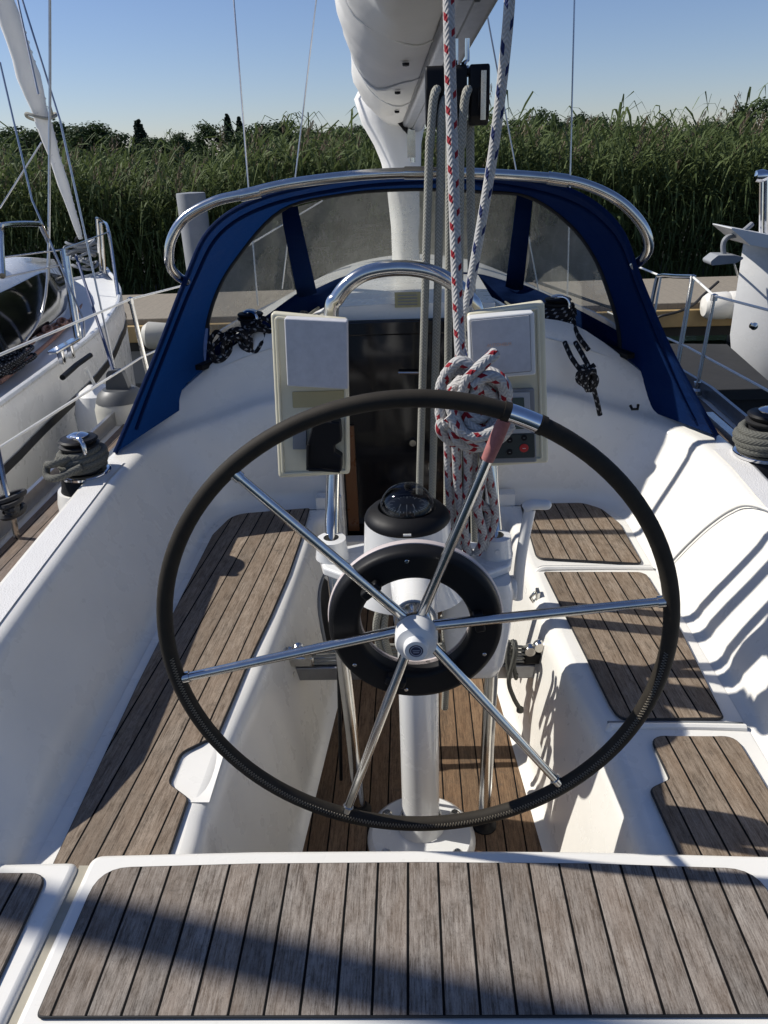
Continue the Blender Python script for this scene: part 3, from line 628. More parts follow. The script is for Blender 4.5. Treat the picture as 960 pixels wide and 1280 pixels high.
# companionway
for sg in (-1, 1): m = MB(); m.box((sg*.28, 2.60, 1.17), (.035, .14, .84)); m.build('companionway_frame', M['gel'], Y, bevel=.008)
wb = MB(); wb.box((0, 2.615, 1.165), (.53, .018, .81)); wbo = wb.build('washboard', M['smoked'], Y, bevel=.003)
m = MB(); m.tube([by(498, 466, 2.59), by(532, 466, 2.59)], .006, 8); m.build('handle', M['steel'], wbo)
m = MB(); m.lathe(by(516, 553, 2.6), [(0, -.01), (.012, -.01), (.012, 0)], (0, 1, 0), 16); m.build('lock', M['steel'], wbo)
m = MB(); m.box((-.235, 2.600, .99), (.040, .012, .42)); m.build('wooden_trim', M['wood'], wbo)
# sliding hatch and garage
hr = []
for y, dz in ((2.64, 0), (2.70, .0), (3.3, .02), (3.9, .03), (4.0, -.02)):
    hr.append([(x, y, roofz(0, y)+.075+dz*.3-.1*x*x-(0 if abs(x) < .29 else .09)) for x in (-.33, -.31, -.285, -.2, -.1, 0, .1, .2, .285, .31, .33)])
m = MB(); m.grid(hr); hg = m.build('hatch_garage', M['gel'], Y, smooth=50)
m = MB(); m.grid([[(x, 2.64, z) for z in (1.50, roofz(0, 2.64)+.075-.1*x*x)] for x in (-.285, -.1, .1, .285)]); m.build('garage_front', M['gel'], hg)
m = MB(); m.box((0, 2.615, 1.545), (.50, .03, .05)); m.build('sliding_hatch', M['smoked'], Y, bevel=.006)
a_, b_ = by(493, 366, 2.625), by(526, 384, 2.625); m = MB(); m.box(((a_.x+b_.x)/2, 2.632, (a_.z+b_.z)/2), (b_.x-a_.x, .006, a_.z-b_.z)); m.build('notice_plate', M['yellow'], hg)
m = MB()
for k in range(4):
    z_ = lerp(a_.z, b_.z, .2+.2*k); m.box(((a_.x+b_.x)/2, 2.627, z_), ((b_.x-a_.x)*.75, .002, .003))
m.build('notice_lines', M['grey_pl'], hg, smooth=0)

# ------------------------------------------------------------------ sprayhood
def curve3(L, n=6): return cat_rom([by(px, py, y) for px, py, y in L], n)
A = curve3([(144, 566, 2.33), (170, 505, 2.42), (200, 432, 2.50), (232, 350, 2.56), (262, 288, 2.60), (320, 250, 2.63), (420, 226, 2.65), (515, 217, 2.66), (610, 218, 2.65), (712, 238, 2.63), (772, 282, 2.60), (800, 350, 2.55), (830, 422, 2.48), (865, 490, 2.40), (896, 545, 2.33)])
Wc = curve3([(262, 488, 2.72), (256, 430, 2.80), (268, 372, 2.88), (296, 322, 2.95), (352, 262, 3.0), (430, 242, 3.02), (515, 236, 3.03), (600, 239, 3.02), (662, 246, 3.0), (712, 280, 2.97), (742, 320, 2.93), (760, 362, 2.87), (774, 415, 2.80), (776, 480, 2.72), (775, 500, 2.70)])
n_ = min(len(A), len(Wc))
rows = []
for i in range(n_):
    a, b = A[i], Wc[i]; r = []
    u = i/(n_-1); bul = .045*math.sin(math.pi*u)
    for t in (0, .25, .5, .75, 1):
        p = a.lerp(b, t); nrm = Vector((p.x*.6, 0, .5 if abs(p.x) < .6 else .1)).normalized(); r.append(p+nrm*bul*math.sin(math.pi*t))
    rows.append(r)
hood = thing('sprayhood_frame_root', '', '') if 0 else None
m = MB(); m.grid(rows); cano = m.build('sprayhood', M['navy'], Y, smooth=80)
for a_, w_, sg in ((A[0], Wc[0], -1), (A[-1], Wc[-1], 1)):
    f_ = Vector((sg*1.0, 2.92, 1.19)); b_ = Vector((a_.x, a_.y, a_.z-.02)); w2 = Wc[10] if sg < 0 else Wc[-11]
    m = MB(); m.grid([[b_, a_, a_], [b_.lerp(f_, .5), a_.lerp(f_, .5)+Vector((0, 0, .06)), w_], [f_, f_+Vector((0, 0, .05)), w2]]); m.build('side_skirt', M['navy'], cano)
m = MB(); m.tube(A, .008, 8); m.build('hem', M['navy'], cano)
m = MB(); m.tube(Wc[8:-8], .009, 8); m.build('piping', M['black_matte'], cano)
m = MB(); m.tube([A[i] + (Wc[i]-A[i])*.12 + Vector((0, 0, -.02)) for i in range(3, n_-3)], .006, 10); m.build('hoop', M['navy'], cano)
# windscreen: windows between front hoop and coachroof foot
TB = [((262, 415, 2.84), (262, 470, 2.80)), ((270, 372, 2.90), (300, 412, 2.98)), ((300, 322, 2.96), (330, 396, 3.10)), ((352, 264, 3.0), (374, 368, 3.22))]
def patch(name, T, B, mat, solid, par, n=8):
    Tc = curve3(T, n); Bc = curve3(B, n); m = MB(); m.grid([[a.lerp(b, t) for t in (0, .33, .66, 1)] for a, b in zip(Tc, Bc)]); return m.build(name, mat, par, smooth=60, solid=solid)
wl = patch('window', [(258, 430, 2.80), (266, 385, 2.87), (300, 318, 2.96), (352, 264, 3.0)], [(258, 432, 2.80), (275, 428, 2.86), (322, 402, 3.02), (374, 367, 3.22)], M['pvc'], 0, cano)
patch('window', [(369, 259, 3.005), (430, 245, 3.02), (515, 238, 3.03), (600, 240, 3.02), (648, 245, 3.005)], [(392, 363, 3.26), (440, 344, 3.36), (515, 340, 3.40), (590, 342, 3.36), (634, 353, 3.26)], M['pvc'], 0, cano)
patch('window', [(664, 248, 3.0), (712, 280, 2.97), (752, 340, 2.90), (775, 414, 2.80)], [(652, 356, 3.22), (690, 372, 3.06), (730, 392, 2.92), (774, 416, 2.80)], M['pvc'], 0, cano)
patch('mullion', [(350, 262, 2.998), (361, 260, 3.0), (372, 258, 3.0)], [(372, 372, 3.21), (384, 370, 3.22), (396, 366, 3.24)], M['navy'], .004, cano)
patch('mullion', [(646, 244, 3.0), (655, 246, 3.0), (666, 248, 2.998)], [(632, 358, 3.24), (643, 362, 3.22), (654, 362, 3.21)], M['navy'], .004, cano)
patch('skirt', [(257, 432, 2.80), (275, 428, 2.86), (322, 402, 3.02), (374, 365, 3.22), (392, 362, 3.26), (440, 343, 3.36), (515, 338, 3.40), (590, 341, 3.36), (634, 352, 3.26), (652, 355, 3.22), (690, 371, 3.06), (730, 391, 2.92), (775, 415, 2.80)],
      [(257, 480, 2.78), (290, 462, 2.86), (340, 425, 3.02), (385, 395, 3.20), (410, 382, 3.24), (450, 362, 3.34), (515, 356, 3.38), (585, 360, 3.34), (620, 374, 3.24), (650, 392, 3.18), (690, 412, 3.04), (730, 440, 2.90), (776, 474, 2.78)], M['navy'], .004, cano)
# stainless grab rail standing aft of the hood
rail = curve3([(233, 352, 2.60), (222, 345, 2.56), (212, 330, 2.53), (214, 300, 2.52), (232, 272, 2.52), (268, 252, 2.52), (305, 243, 2.52), (360, 230, 2.52), (440, 220, 2.52), (515, 216, 2.52), (600, 217, 2.52), (690, 223, 2.52), (735, 232, 2.52), (775, 252, 2.52), (802, 280, 2.52), (811, 305, 2.53), (805, 322, 2.56), (792, 332, 2.60)], 8)
m = MB(); m.tube(rail, .0155, 14); gr = m.build('grab_rail', M['steel'], Y)
for px, py in ((313, 242), (518, 216), (697, 224)):
    q = by(px, py, 2.52); q2 = by(px+14, py-(3 if px < 400 else -2 if px > 600 else 0), 2.52); m = MB(); m.tube([q-(q2-q)*.9, q+(q2-q)*.9], .0185, 14); m.build('clamp', M['steel'], gr)

# ------------------------------------------------------------------ pedestal, guard, instruments
PX, PY = .0, 1.44
m = MB(); m.lathe((PX, PY, 0), [(0, S+.030), (.048, S+.03), (.047, .9), (.046, 1.24), (0, 1.24)], n=40); ped = m.build('pedestal', M['white_paint'], Y)
m = MB(); m.lathe((PX, 1.40, 0), [(0, S+.016), (.125, S+.016), (.135, S+.008), (.138, S), (.0, S)], n=48); m.lathe((PX, 1.43, 0), [(.062, S+.017), (.058, S+.03), (.050, S+.05)], n=40); m.build('foot_plate', M['white_paint'], ped)
for a in (35, 145, 215, 325): m = MB(); m.lathe((PX+.108*math.cos(R_(a)), 1.40+.108*math.sin(R_(a)), S+.016), [(.0, .009), (.008, .009), (.013, .003), (.013, 0)], n=14); m.build('foot_bolt', M['steel'], ped)
# guard hoop
hoop = [(-.163, 1.49, S), (-.172, 1.51, .75), (-.188, 1.545, 1.0), (-.198, 1.585, 1.23), (-.197, 1.640, 1.33), (-.190, 1.675, 1.45), (-.186, 1.69, 1.6)]
ar = [Vector(v) for v in hoop]+[by(px, py, 1.70) for px, py in ((414, 392), (422, 372), (438, 353), (462, 340), (500, 335), (538, 340), (568, 355), (586, 372), (598, 395))]+[Vector(v) for v in [(.174, 1.69, 1.6), (.177, 1.675, 1.45), (.183, 1.640, 1.33), (.187, 1.585, 1.23), (.180, 1.52, 1.0), (.170, 1.475, .75), (.163, 1.44, S)]]
m = MB(); m.tube(cat_rom(ar, 8), .0165, 18); gh = m.build('pedestal_guard', M['steel'], Y)
for x, y in ((-.163, 1.49), (.163, 1.44)): m = MB(); m.lathe((x, y, S), [(0, .022), (.020, .022), (.024, .012), (.032, .004), (.032, 0)], n=24); m.build('foot_socket', M['black'], gh)
m = MB(); m.tube([(-.215, 1.55, .55), (-.20, 1.55, .9), (-.19, 1.57, 1.2)], .005, 8); m.build('cable', M['black'], gh)
# bracket plate with tube collars and binnacle
m = MB(); m.prism(round_poly([(-.235, 1.60), (-.215, 1.52), (-.13, 1.46), (.13, 1.46), (.215, 1.52), (.232, 1.60), (.13, 1.64), (-.13, 1.64)], .025), 1.205, 1.228); br = m.build('bracket_plate', M['white_paint'], ped, bevel=.006)
for x, y in ((-.197, 1.572), (.186, 1.572)):
    m = MB(); m.lathe((x, y, 1.228), [(.018, .05), (.034, .048), (.037, .02), (.040, 0)], n=28); m.lathe((x+.0, y-.037, 1.252), [(.006, -.003), (.006, .002), (0, .002)], (0, -1, 0), 10); m.build('tube_collar', M['white_paint'], Y, bevel=0)
m = MB()
def oval(cx, cy, rx, ry, z, n=48, sh=0): return [(cx+rx*math.cos(2*math.pi*k/n), cy+ry*math.sin(2*math.pi*k/n), z) for k in range(n)]
CX0, CY0, CZ0 = -.017, 1.455, 1.383
m.grid([oval(CX0, CY0, .125, .10, 1.20), oval(CX0, CY0, .108, .098, 1.232), oval(CX0, CY0, .098, .096, 1.28), oval(CX0, CY0, .094, .092, 1.335), oval(CX0, CY0, .091, .089, CZ0)], True); bin_ = m.build('binnacle', M['white_paint'], Y, smooth=60)
m = MB(); m.lathe((CX0, CY0, CZ0-.004), [(0, .0), (.090, 0), (.0915, .005), (.088, .014), (.078, .024), (.062, .030), (.058, .020), (0, .014)], n=56); cmp_ = m.build('compass', M['black'], Y, smooth=50)
m = MB(); m.lathe((CX0, CY0, CZ0+.020), [(.058*math.cos(a), .058*math.sin(a)) for a in np.linspace(0, math.pi/2, 14)], n=48); m.build('dome', M['dome'], cmp_, smooth=80)
m = MB(); m.lathe((CX0, CY0, CZ0+.020), [(0, .010), (.044, .008), (.050, .0), (.050, -.01)], n=40); cdm = m.build('compass_card', M['black'], cmp_)
m = MB()
for k in range(36):
    a = k*math.pi/18; r0, r1 = (.037, .042) if k % 3 else (.030, .042); c_, s_ = math.cos(a), math.sin(a); wd = .0007
    m.add([(CX0+r0*c_-wd*s_, CY0+r0*s_+wd*c_, CZ0+.0305), (CX0+r1*c_-wd*s_, CY0+r1*s_+wd*c_, CZ0+.0295), (CX0+r1*c_+wd*s_, CY0+r1*s_-wd*c_, CZ0+.0295), (CX0+r0*c_+wd*s_, CY0+r0*s_-wd*c_, CZ0+.0305)], [(0, 1, 2, 3)])
m.build('card_marks', M['grey_pl'], cdm, smooth=0)
m = MB()
for a in (250, 270, 290): m.tube([(CX0+.046*math.cos(R_(a)), CY0+.046*math.sin(R_(a)), CZ0+.02), (CX0+.046*math.cos(R_(a)), CY0+.046*math.sin(R_(a)), CZ0+.042), (CX0+.036*math.cos(R_(a)), CY0+.036*math.sin(R_(a)), CZ0+.046)], .0009, 5)
m.build('lubber_line', M['grey_pl'], cmp_)
q = by(510, 649, 1.42); m = MB(); m.box((CX0, CY0-.0905, CZ0+.004), (.016, .003, .004)); m.build('maker_plate', M['white_pl'], cmp_)
# starboard housing beside the pedestal
rows = []
for z, hw, y0, y1 in ((1.206, .052, 1.46, 1.59), (1.18, .058, 1.455, 1.59), (1.08, .056, 1.46, 1.58), (.98, .046, 1.47, 1.565), (.94, .034, 1.48, 1.55), (.925, .015, 1.50, 1.53)):
    rows.append([(p[0], p[1], z) for p in round_poly([(.16-hw-.045, y0), (.16+hw, y0), (.16+hw, y1), (.16-hw-.045, y1)], .03)])
m = MB(); m.grid(rows, True); m.add(rows[-1], [tuple(range(len(rows[-1])))]); m.add(rows[0], [tuple(range(len(rows[0])))]); eh = m.build('engine_control_housing', M['white_paint'], Y, smooth=60)
# throttle lever
m = MB(); m.tube([(.222, 1.58, 1.13), (.238, 1.58, 1.13)], .030, 20); m.build('lever_boss', M['white_pl'], eh, bevel=.004)
p0 = Vector((.243, 1.58, 1.13)); p1 = by(648, 700, 1.58); p2 = by(665, 632, 1.60)
m = MB(); m.tube(cat_rom([p0+Vector((0, 0, -.03)), p0, p1+Vector((.005, 0, 0)), p1.lerp(p2, .5), p2+Vector((-.004, 0, -.01))], 5), [.013]*21, 14); lv = m.build('throttle_lever', M['white_pl'], Y)
m = MB(); kk = cat_rom([p2+Vector((-.018, 0, -.008)), p2+Vector((.0, 0, .002)), p2+Vector((.022, 0, .002)), p2+Vector((.044, .0, .0))], 5); m.tube(kk, [.010, .012, .014, .0145, .014, .0135, .013, .0125, .012, .012, .012, .012, .012, .011, .009, .004][:len(kk)], 16); m.build('knob', M['white_pl'], lv)
# wheel
WC = Vector((-.004, 1.09, 1.322)); WR = .4325
def wp(a, r, y=1.09): return Vector((WC.x+r*math.cos(R_(a)), y, WC.z+r*math.sin(R_(a))))
m = MB(); m.tube([wp(k*3, WR) for k in range(120)], .0138, 18, closed=True)
wh = m.build('steering_wheel', M['leather'], Y)
ang = [10, 70.5, 131, 190, 250.5, 309]
hubc = Vector((-.003, 1.13, WC.z+.002))
for aa in ((62.6, 63.2, 63.8), (70.2, 71, 71.6)): m = MB(); m.tube([wp(a, WR) for a in aa], .0154, 18); m.build('cover_end', M['leather'], wh)
# bare chrome gap: the leather tube is thinner there than the chrome sleeve
m = MB(); m.tube([wp(a, WR) for a in np.linspace(64, 70.2, 8)], .0147, 18); m.build('rim_joint', M['chrome'], wh)
for a in ang:
    e = wp(a, WR-.006); s0 = hubc+(e-hubc).normalized()*.02
    m = MB(); m.tube([s0, s0.lerp(e, .5), e], [.0098, .0088, .0078], 14); sp = m.build('spoke', M['steel'], wh)
    if a != 70.5:
        m = MB(); d = (e-hubc).normalized(); m.tube([e-d*.016, e-d*.004], .0105, 14); m.build('spoke_socket', M['steel'], sp)
    else:
        m = MB(); m.tube([s0.lerp(e, .81), s0.lerp(e, .9), s0.lerp(e, .985)], [.0100, .0112, .0105], 14); m.build('tape_wrap', M['pink'], sp)
m = MB(); seg = 230
for side in (0,):
    for k in range(seg):
        a0 = 183+ k*(174/seg); a1 = a0+174/seg*.5; a2 = a0+174/seg
        R1, R2 = WR-.0095, WR-.0030; f = lambda a, r, yo: Vector((WC.x+r*math.cos(R_(a)), 1.09-math.sqrt(max(0, .0143**2-(r-WR)**2)), WC.z+r*math.sin(R_(a))))
        m.tube([f(a0, R1, 0), f(a1, R2, 0), f(a2, R1, 0)], .0007, 3, cap=False)
m.build('stitching', M['thread'], wh, smooth=0)
# hub, shaft housing
ax = (0, -1, 0)
m = MB(); m.lathe((WC.x, 1.16, WC.z), [(0, 0), (.034, 0), (.036, .01), (.036, .035), (.033, .045), (.0, .045)], ax, 40); hb = m.build('hub', M['steel'], wh)
m = MB(); m.lathe((WC.x+.001, 1.118, WC.z-.002), [(.0365, -.004), (.0365, .03), (.034, .036), (.023, .040), (.0215, .041), (.0215, .052), (.0190, .055), (.0125, .055), (.012, .053), (0, .053)], ax, 44); hc = m.build('hub_cap', M['white_pl'], wh, smooth=40)
m = MB(); m.lathe((WC.x+.001, 1.118-.0532, WC.z-.002), [(0.0122, 0), (.0118, .0012), (0, .0014)], ax, 32); m.build('emblem', plain('dark_blue_badge', (.03, .035, .07), .4, var=.7, scale=300), hc)
m = MB(); m.lathe((WC.x+.001, 1.118-.0532, WC.z-.002), [(.0098, .0014), (.0098, .0019), (.0088, .0019), (.0088, .0014)], ax, 32)
for dz, ln in ((-.003, .010), (.001, .012)): m.box((WC.x+.001, 1.118-.0551, WC.z-.002+dz), (ln, .0006, .0009))
m.build('emblem_ring', plain('badge_silver', (.4, .42, .48), .4), hc)
m = MB(); m.lathe((WC.x, 1.42, WC.z-.004), [(.050, 0), (.050, .09), (.045, .16), (.041, .20), (.039, .255), (.0, .255)], ax, 40); m.lathe((WC.x, PY, 1.20), [(.047, 0), (.055, .02), (.058, .06), (.056, .10), (.045, .13), (0, .14)], n=40); m.build('shaft_housing', M['white_paint'], ped)
# autopilot drive ring
RY = 1.175; ring = [(.100, .0), (.100, .030), (.103, .036), (.108, .0385), (.110, .0386), (.144, .0386), (.146, .0385), (.152, .036), (.1555, .030), (.1555, .006), (.150, 0)]
m = MB(); m.lathe((WC.x, RY, WC.z-.006), ring+[ring[0]], ax, 90); dr = m.build('autopilot_drive_ring', M['black'], wh, smooth=40)
m = MB(); m.lathe((WC.x, RY+.004, WC.z-.006), [(.100, 0), (.1575, 0), (.1595, .006), (.1575, .013), (.100, .013), (.1, 0)], ax, 90); m.build('drive_ring_back', plain('pale_pinkish_plastic', (.50, .44, .42), .5), dr, smooth=40)
m = MB()
for a in (10, 131, 250.5):
    c_ = Vector((WC.x, 0, WC.z-.006))+Vector((math.cos(R_(a)), 0, math.sin(R_(a))))*.114; c_.y = RY-.045; rot = Matrix.Rotation(-R_(a), 3, 'Y')
    m = MB(); m.box(c_, (.018, .022, .038), rot); m.build('spoke_clamp', M['black'], dr, bevel=.004)
for a in (95, 215, 262, 335): m = MB(); c_ = Vector((WC.x, RY-.0385, WC.z-.006))+Vector((math.cos(R_(a)), 0, math.sin(R_(a))))*.137; m.lathe(c_, [(0, .001), (.003, .001), (.004, 0)], ax, 10); m.build('screw', M['steel'], dr)

# instrument pods
def rect(pxs, y):   # outline points in the plane y
    return [(q.x, q.z) for q in (by(px, py, y) for px, py in pxs)]
def rp(P, r, n=5): return round_poly(P, r, n)
BY = 1.61
def pod(corners, y0, y1, rad, mat, name, par, bev=.004):
    m = MB(); m.prism_y(rp(rect(corners, y0), rad), y0, y1); return m.build(name, mat, par, bevel=bev)
p1_ = pod([(338, 391), (434, 400), (437, 593), (348, 598)], BY, BY+.030, .008, M['cream'], 'instrument_pod', Y, .006)
o = p1_
fr = rp(rect([(345, 397), (431, 405), (433, 588), (354, 592)], BY), .006); m = MB(); m.tube([(x, BY-.001, z) for x, z in fr], .0035, 8, closed=True); m.build('rim', M['cream'], p1_)
pod([(355, 398), (434, 402), (435, 487), (359, 483)], BY-.034, BY-.002, .004, M['lid'], 'instrument_cover', p1_, .003)
pod([(365, 490), (430, 488), (430, 508), (366, 510)], BY-.003, BY, .003, plain('amber_strip', (.40, .34, .18), .5), 'label_strip', p1_, .001)
pod([(366, 528), (383, 528), (383, 562), (366, 562)], BY-.010, BY, .002, M['grey_pl'], 'switch_plate', p1_, .001)
hld = pod([(392, 526), (425, 528), (427, 552), (418, 558), (418, 566), (427, 572), (427, 590), (385, 590), (382, 560)], BY-.035, BY-.001, .006, M['black'], 'handset_holder', p1_, .004)
m = MB(); m.tube([by(385, 556, BY-.04), by(384, 586, BY-.045), by(425, 589, BY-.045)], .004, 8); m.build('clip', M['black'], hld)
for px, py in ((343, 437), (350, 553)): m = MB(); m.lathe(by(px-1, py, BY+.012), [(.004, 0), (.0035, .002), (0, .002)], (-1, 0, 0), 10); m.build('screw', M['black'], p1_)
p2_ = pod([(584, 392), (681, 377), (686, 579), (590, 585)], BY, BY+.030, .008, M['cream'], 'instrument_pod', Y, .006)
fr = rp(rect([(591, 398), (672, 385), (677, 573), (596, 578)], BY), .006); m = MB(); m.tube([(x, BY-.001, z) for x, z in fr], .0035, 8, closed=True); m.build('rim', M['cream'], p2_)
c2 = pod([(585, 398), (668, 390), (670, 469), (588, 476)], BY-.040, BY-.002, .006, M['white_pl'], 'instrument_cover', p2_, .004)
pod([(588, 401), (662, 394), (664, 464), (592, 470)], BY-.0425, BY-.0405, .003, M['lid'], 'cover_face', c2, .001)
fr = rp(rect([(588, 401), (662, 394), (664, 464), (592, 470)], BY-.0415), .003); m = MB(); m.tube([(x, BY-.0405, z) for x, z in fr], .0009, 5, closed=True); m.build('cover_seam', M['black'], c2)
def text(body, p, size, mat, par, rot=(math.pi/2, 0, 0), ext=.0003, name='lettering', xs=1):
    cu = bpy.data.curves.new(name, 'FONT'); cu.body = body; cu.size = size; cu.extrude = ext; cu.align_x = 'CENTER'; cu.align_y = 'CENTER'
    to = bpy.data.objects.new(name, cu); col.objects.link(to); dg = bpy.context.evaluated_depsgraph_get(); me = bpy.data.meshes.new_from_object(to.evaluated_get(dg)); bpy.data.objects.remove(to)
    o = bpy.data.objects.new(name, me); col.objects.link(o)
    Mx = Matrix.Translation(p) @ Matrix(((1, 0, 0), (0, 0, -1), (0, 1, 0))).to_4x4() @ Matrix.Rotation(rot[1], 4, 'Z') @ Matrix.Diagonal((xs, 1, 1, 1)); me.transform(Mx); me.materials.append(mat); o.parent = par; return o
text('AUTOHELM', by(624, 431, BY-.0435), .0095, M['orange'], c2, (0, R_(3), 0), xs=1.0)
hd = pod([(598, 488), (668, 486), (671, 578), (600, 580)], BY-.014, BY-.001, .005, M['grey_pl'], 'autopilot_control_head', p2_, .003)
pod([(618, 492), (662, 490), (664, 541), (620, 543)], BY-.017, BY-.0145, .002, plain('light_grey_bezel', (.36, .38, .40), .4), 'bezel', hd, .001)
pod([(624, 498), (655, 497), (657, 536), (626, 537)], BY-.0185, BY-.0175, .002, M['lcd'], 'screen', hd, 0)
pod([(600, 544), (668, 542), (669, 572), (601, 574)], BY-.0165, BY-.0145, .004, plain('green_black_keypad', (.018, .028, .028), .5), 'keypad', hd, .001)
for px, py, mt, r in ((655, 560, 'red', .010), (604, 566, 'red', .010), (655, 547, 'black', .007), (637, 550, 'black', .007), (637, 565, 'black', .007), (618, 552, 'black', .007)):
    q = by(px, py, BY-.0165); m = MB(); m.lathe(q, [(r, 0), (r*.95, .002), (0, .0026)], ax, 20); bt = m.build('button', M[mt], hd)
    m = MB(); m.box((q.x, q.y-.0028, q.z), (.007 if mt == 'red' else .004, .0006, .0012)); m.build('button_mark', M['white_pl'] if mt == 'red' else M['grey_pl'], bt, smooth=0)

# traveller
TY = 1.765; tl, trr = by(361, 836, TY), by(687, 835, TY); TZ = (tl.z+trr.z)/2
m = MB(); m.box((0, TY, TZ), (trr.x-tl.x-.02, .045, .045)); m.box((0, TY, TZ+.032), (trr.x-tl.x-.05, .028, .018)); tv = m.build('traveller_track', M['alu'], Y, bevel=.004)
for sgn, e in ((-1, tl), (1, trr)):
    m = MB(); m.box((e.x+sgn*-.008, TY-.015, TZ-.015), (.030, .09, .085)); m.build('track_bracket', M['steel'], tv, bevel=.006)
    m = MB(); m.box((e.x-sgn*.045, TY-.02, TZ+.058), (.075, .05, .035)); tc = m.build('control_block', M['black' if sgn > 0 else 'steel'], tv, bevel=.008)
    m = MB()
    for dx, dz in ((-.025, .085), (0, .098), (.025, .085)): m.lathe((e.x-sgn*.04+dx, TY-.025, TZ+dz), [(0, 0), (.014, .0), (.017, .006), (.011, .011), (.017, .016), (.014, .022), (0, .022)], (0, -1, 0), 18)
    m.build('sheave', M['steel'], tc)
m = MB(); m.box((.02, TY, TZ+.055), (.14, .06, .03)); m.box((.02, TY, TZ+.09), (.09, .03, .05)); m.build('traveller_car', M['black'], tv, bevel=.008)
m = MB()
for k in range(5): z = TZ+.05+.012*k; m.tube([(-.30, TY-.04, z), (-.1, TY-.03, z+.005), (.1, TY-.03, z+.005), (.30, TY-.04, z)], .004, 8)
m.build('control_line', M['rope_grey'], tv)

# ------------------------------------------------------------------ mast, boom, sail
mast = by(505, 200, 4.35)
m = MB(); m.lathe((mast.x, 4.35, 0), [(.075, 1.5), (.075, 12.5), (0, 12.5)], n=28); m.build('mast', M['alu'], Y)
B0, B1 = Vector((.02, 4.25, 2.235)), Vector((.155, 1.90, 2.435))
def bp(t): return B0.lerp(B1, t)
rows = []
for t in (0, .3, .6, .985):
    c = bp(t); rows.append([(c.x+x, c.y, c.z+z) for x, z in rp([(-.052, -.06), (.052, -.06), (.062, .03), (.03, .09), (-.03, .09), (-.062, .03)], .02, 3)])
m = MB(); m.grid(rows, True); m.add(rows[-1], [tuple(range(len(rows[-1])))]); m.tube([bp(0)+Vector((.0, 0, -.056)), bp(.985)+Vector((0, 0, -.056))], .010, 6); bo = m.build('boom', M['alu'], Y)
e = bp(1); m = MB(); m.prism_y(rp([(e.x-.055, e.z-.062), (e.x+.055, e.z-.062), (e.x+.06, e.z+.05), (e.x, e.z+.08), (e.x-.06, e.z+.05)], .02), e.y-.03, e.y+.04); m.build('boom_end_cap', M['black'], bo, bevel=.008)
# stack of sail in its cover
rows = []; SEC = [(-.045, -.02), (-.01, .10), (.03, .30), (.0, .50), (-.08, .58), (-.18, .52), (-.265, .38), (-.305, .23), (-.30, .10), (-.255, .01), (-.19, -.045), (-.12, -.055), (-.07, -.045)]
for i, t in enumerate(np.linspace(-.02, 1.02, 42)):
    c = bp(t); k = ipol(t, [0, .06, .2, .6, 1], [.60, .72, .86, .97, 1.0]); r = []
    sag = .03*math.sin(t*19)+.02*math.sin(t*43)
    for j, (x, z) in enumerate(SEC):
        lw = 1+.05*math.sin(t*11+j*.8)+.03*math.sin(t*31+j*1.6)+.022*math.sin(t*67+j*2.7)+.012*math.sin(t*110-j*1.9)
        r.append((c.x+x*k*lw, c.y, c.z+z*k*lw+(sag*.5 if 6 <= j <= 10 else 0)))
    rows.append(r)
rr2 = []
for r in rows: rr2.append(cat_rom(r, 3, True))
m = MB(); m.grid(rr2, True); m.add(rr2[0], [tuple(range(len(rr2[0])))]); m.add(rr2[-1], [tuple(range(len(rr2[-1])))])
sc_ = m.build('sail_cover', M['sail'], bo, smooth=80)
for t in (.30, .52, .74):
    i = int((t+.02)/1.04*41); m = MB(); m.lathe(Vector(rr2[i][33])+Vector((0, 0, -.004)), [(0, -.010), (.010, -.008), (.011, .0)], n=12); m.build('cover_hook', M['black'], sc_)
for t in (.36, .58, .80):
    i = int((t+.02)/1.04*41); m = MB(); cc_ = sum((Vector(v) for v in rr2[i]), Vector())/len(rr2[i]); m.tube([cc_+(Vector(v)-cc_)*1.006+Vector((0, .012*math.sin(k*.35), 0)) for k, v in enumerate(rr2[i])], .0035, 6, closed=True); m.build('cover_seam', M['sailcloth'], sc_)
# front of the cover wrapped round the mast, hanging below the boom
rows = []
for z, hw, dx, yy in ((2.42, .15, -.03, .0), (2.33, .185, -.055, 0), (2.22, .165, -.045, .0), (2.12, .125, -.035, 0), (2.03, .105, -.02, 0), (1.9, .085, -.01, 0), (1.72, .078, -.0, 0), (1.5, .078, -.0, 0)):
    r = []
    for k in range(28): a = 2*math.pi*k/28; f_k = 1+.06*math.sin(3*a+z*7)+.05*math.sin(8*a+z*11); r.append((mast.x+dx*1+hw*.95*math.cos(a)*f_k, 4.33+.11*math.sin(a)*f_k, z))
    rows.append(r)
m = MB(); m.grid(rows, True); m.build('mast_cover', M['sailcloth'], bo, smooth=80)
m = MB(); m.tube([by(512, 150, 4.15), by(514, 175, 4.15), by(516, 203, 4.15)], .012, 8); m.box(by(514, 180, 4.13), (.04, .02, .12)); m.build('gooseneck_fitting', M['steel'], bo)
vg = [by(482, 137, 4.1), by(512, 142, 4.1), by(509, 168, 4.1)]; m = MB(); m.prism_y([(v.x, v.z) for v in vg], 4.08, 4.1); m.build('gooseneck_bracket', M['black'], bo)
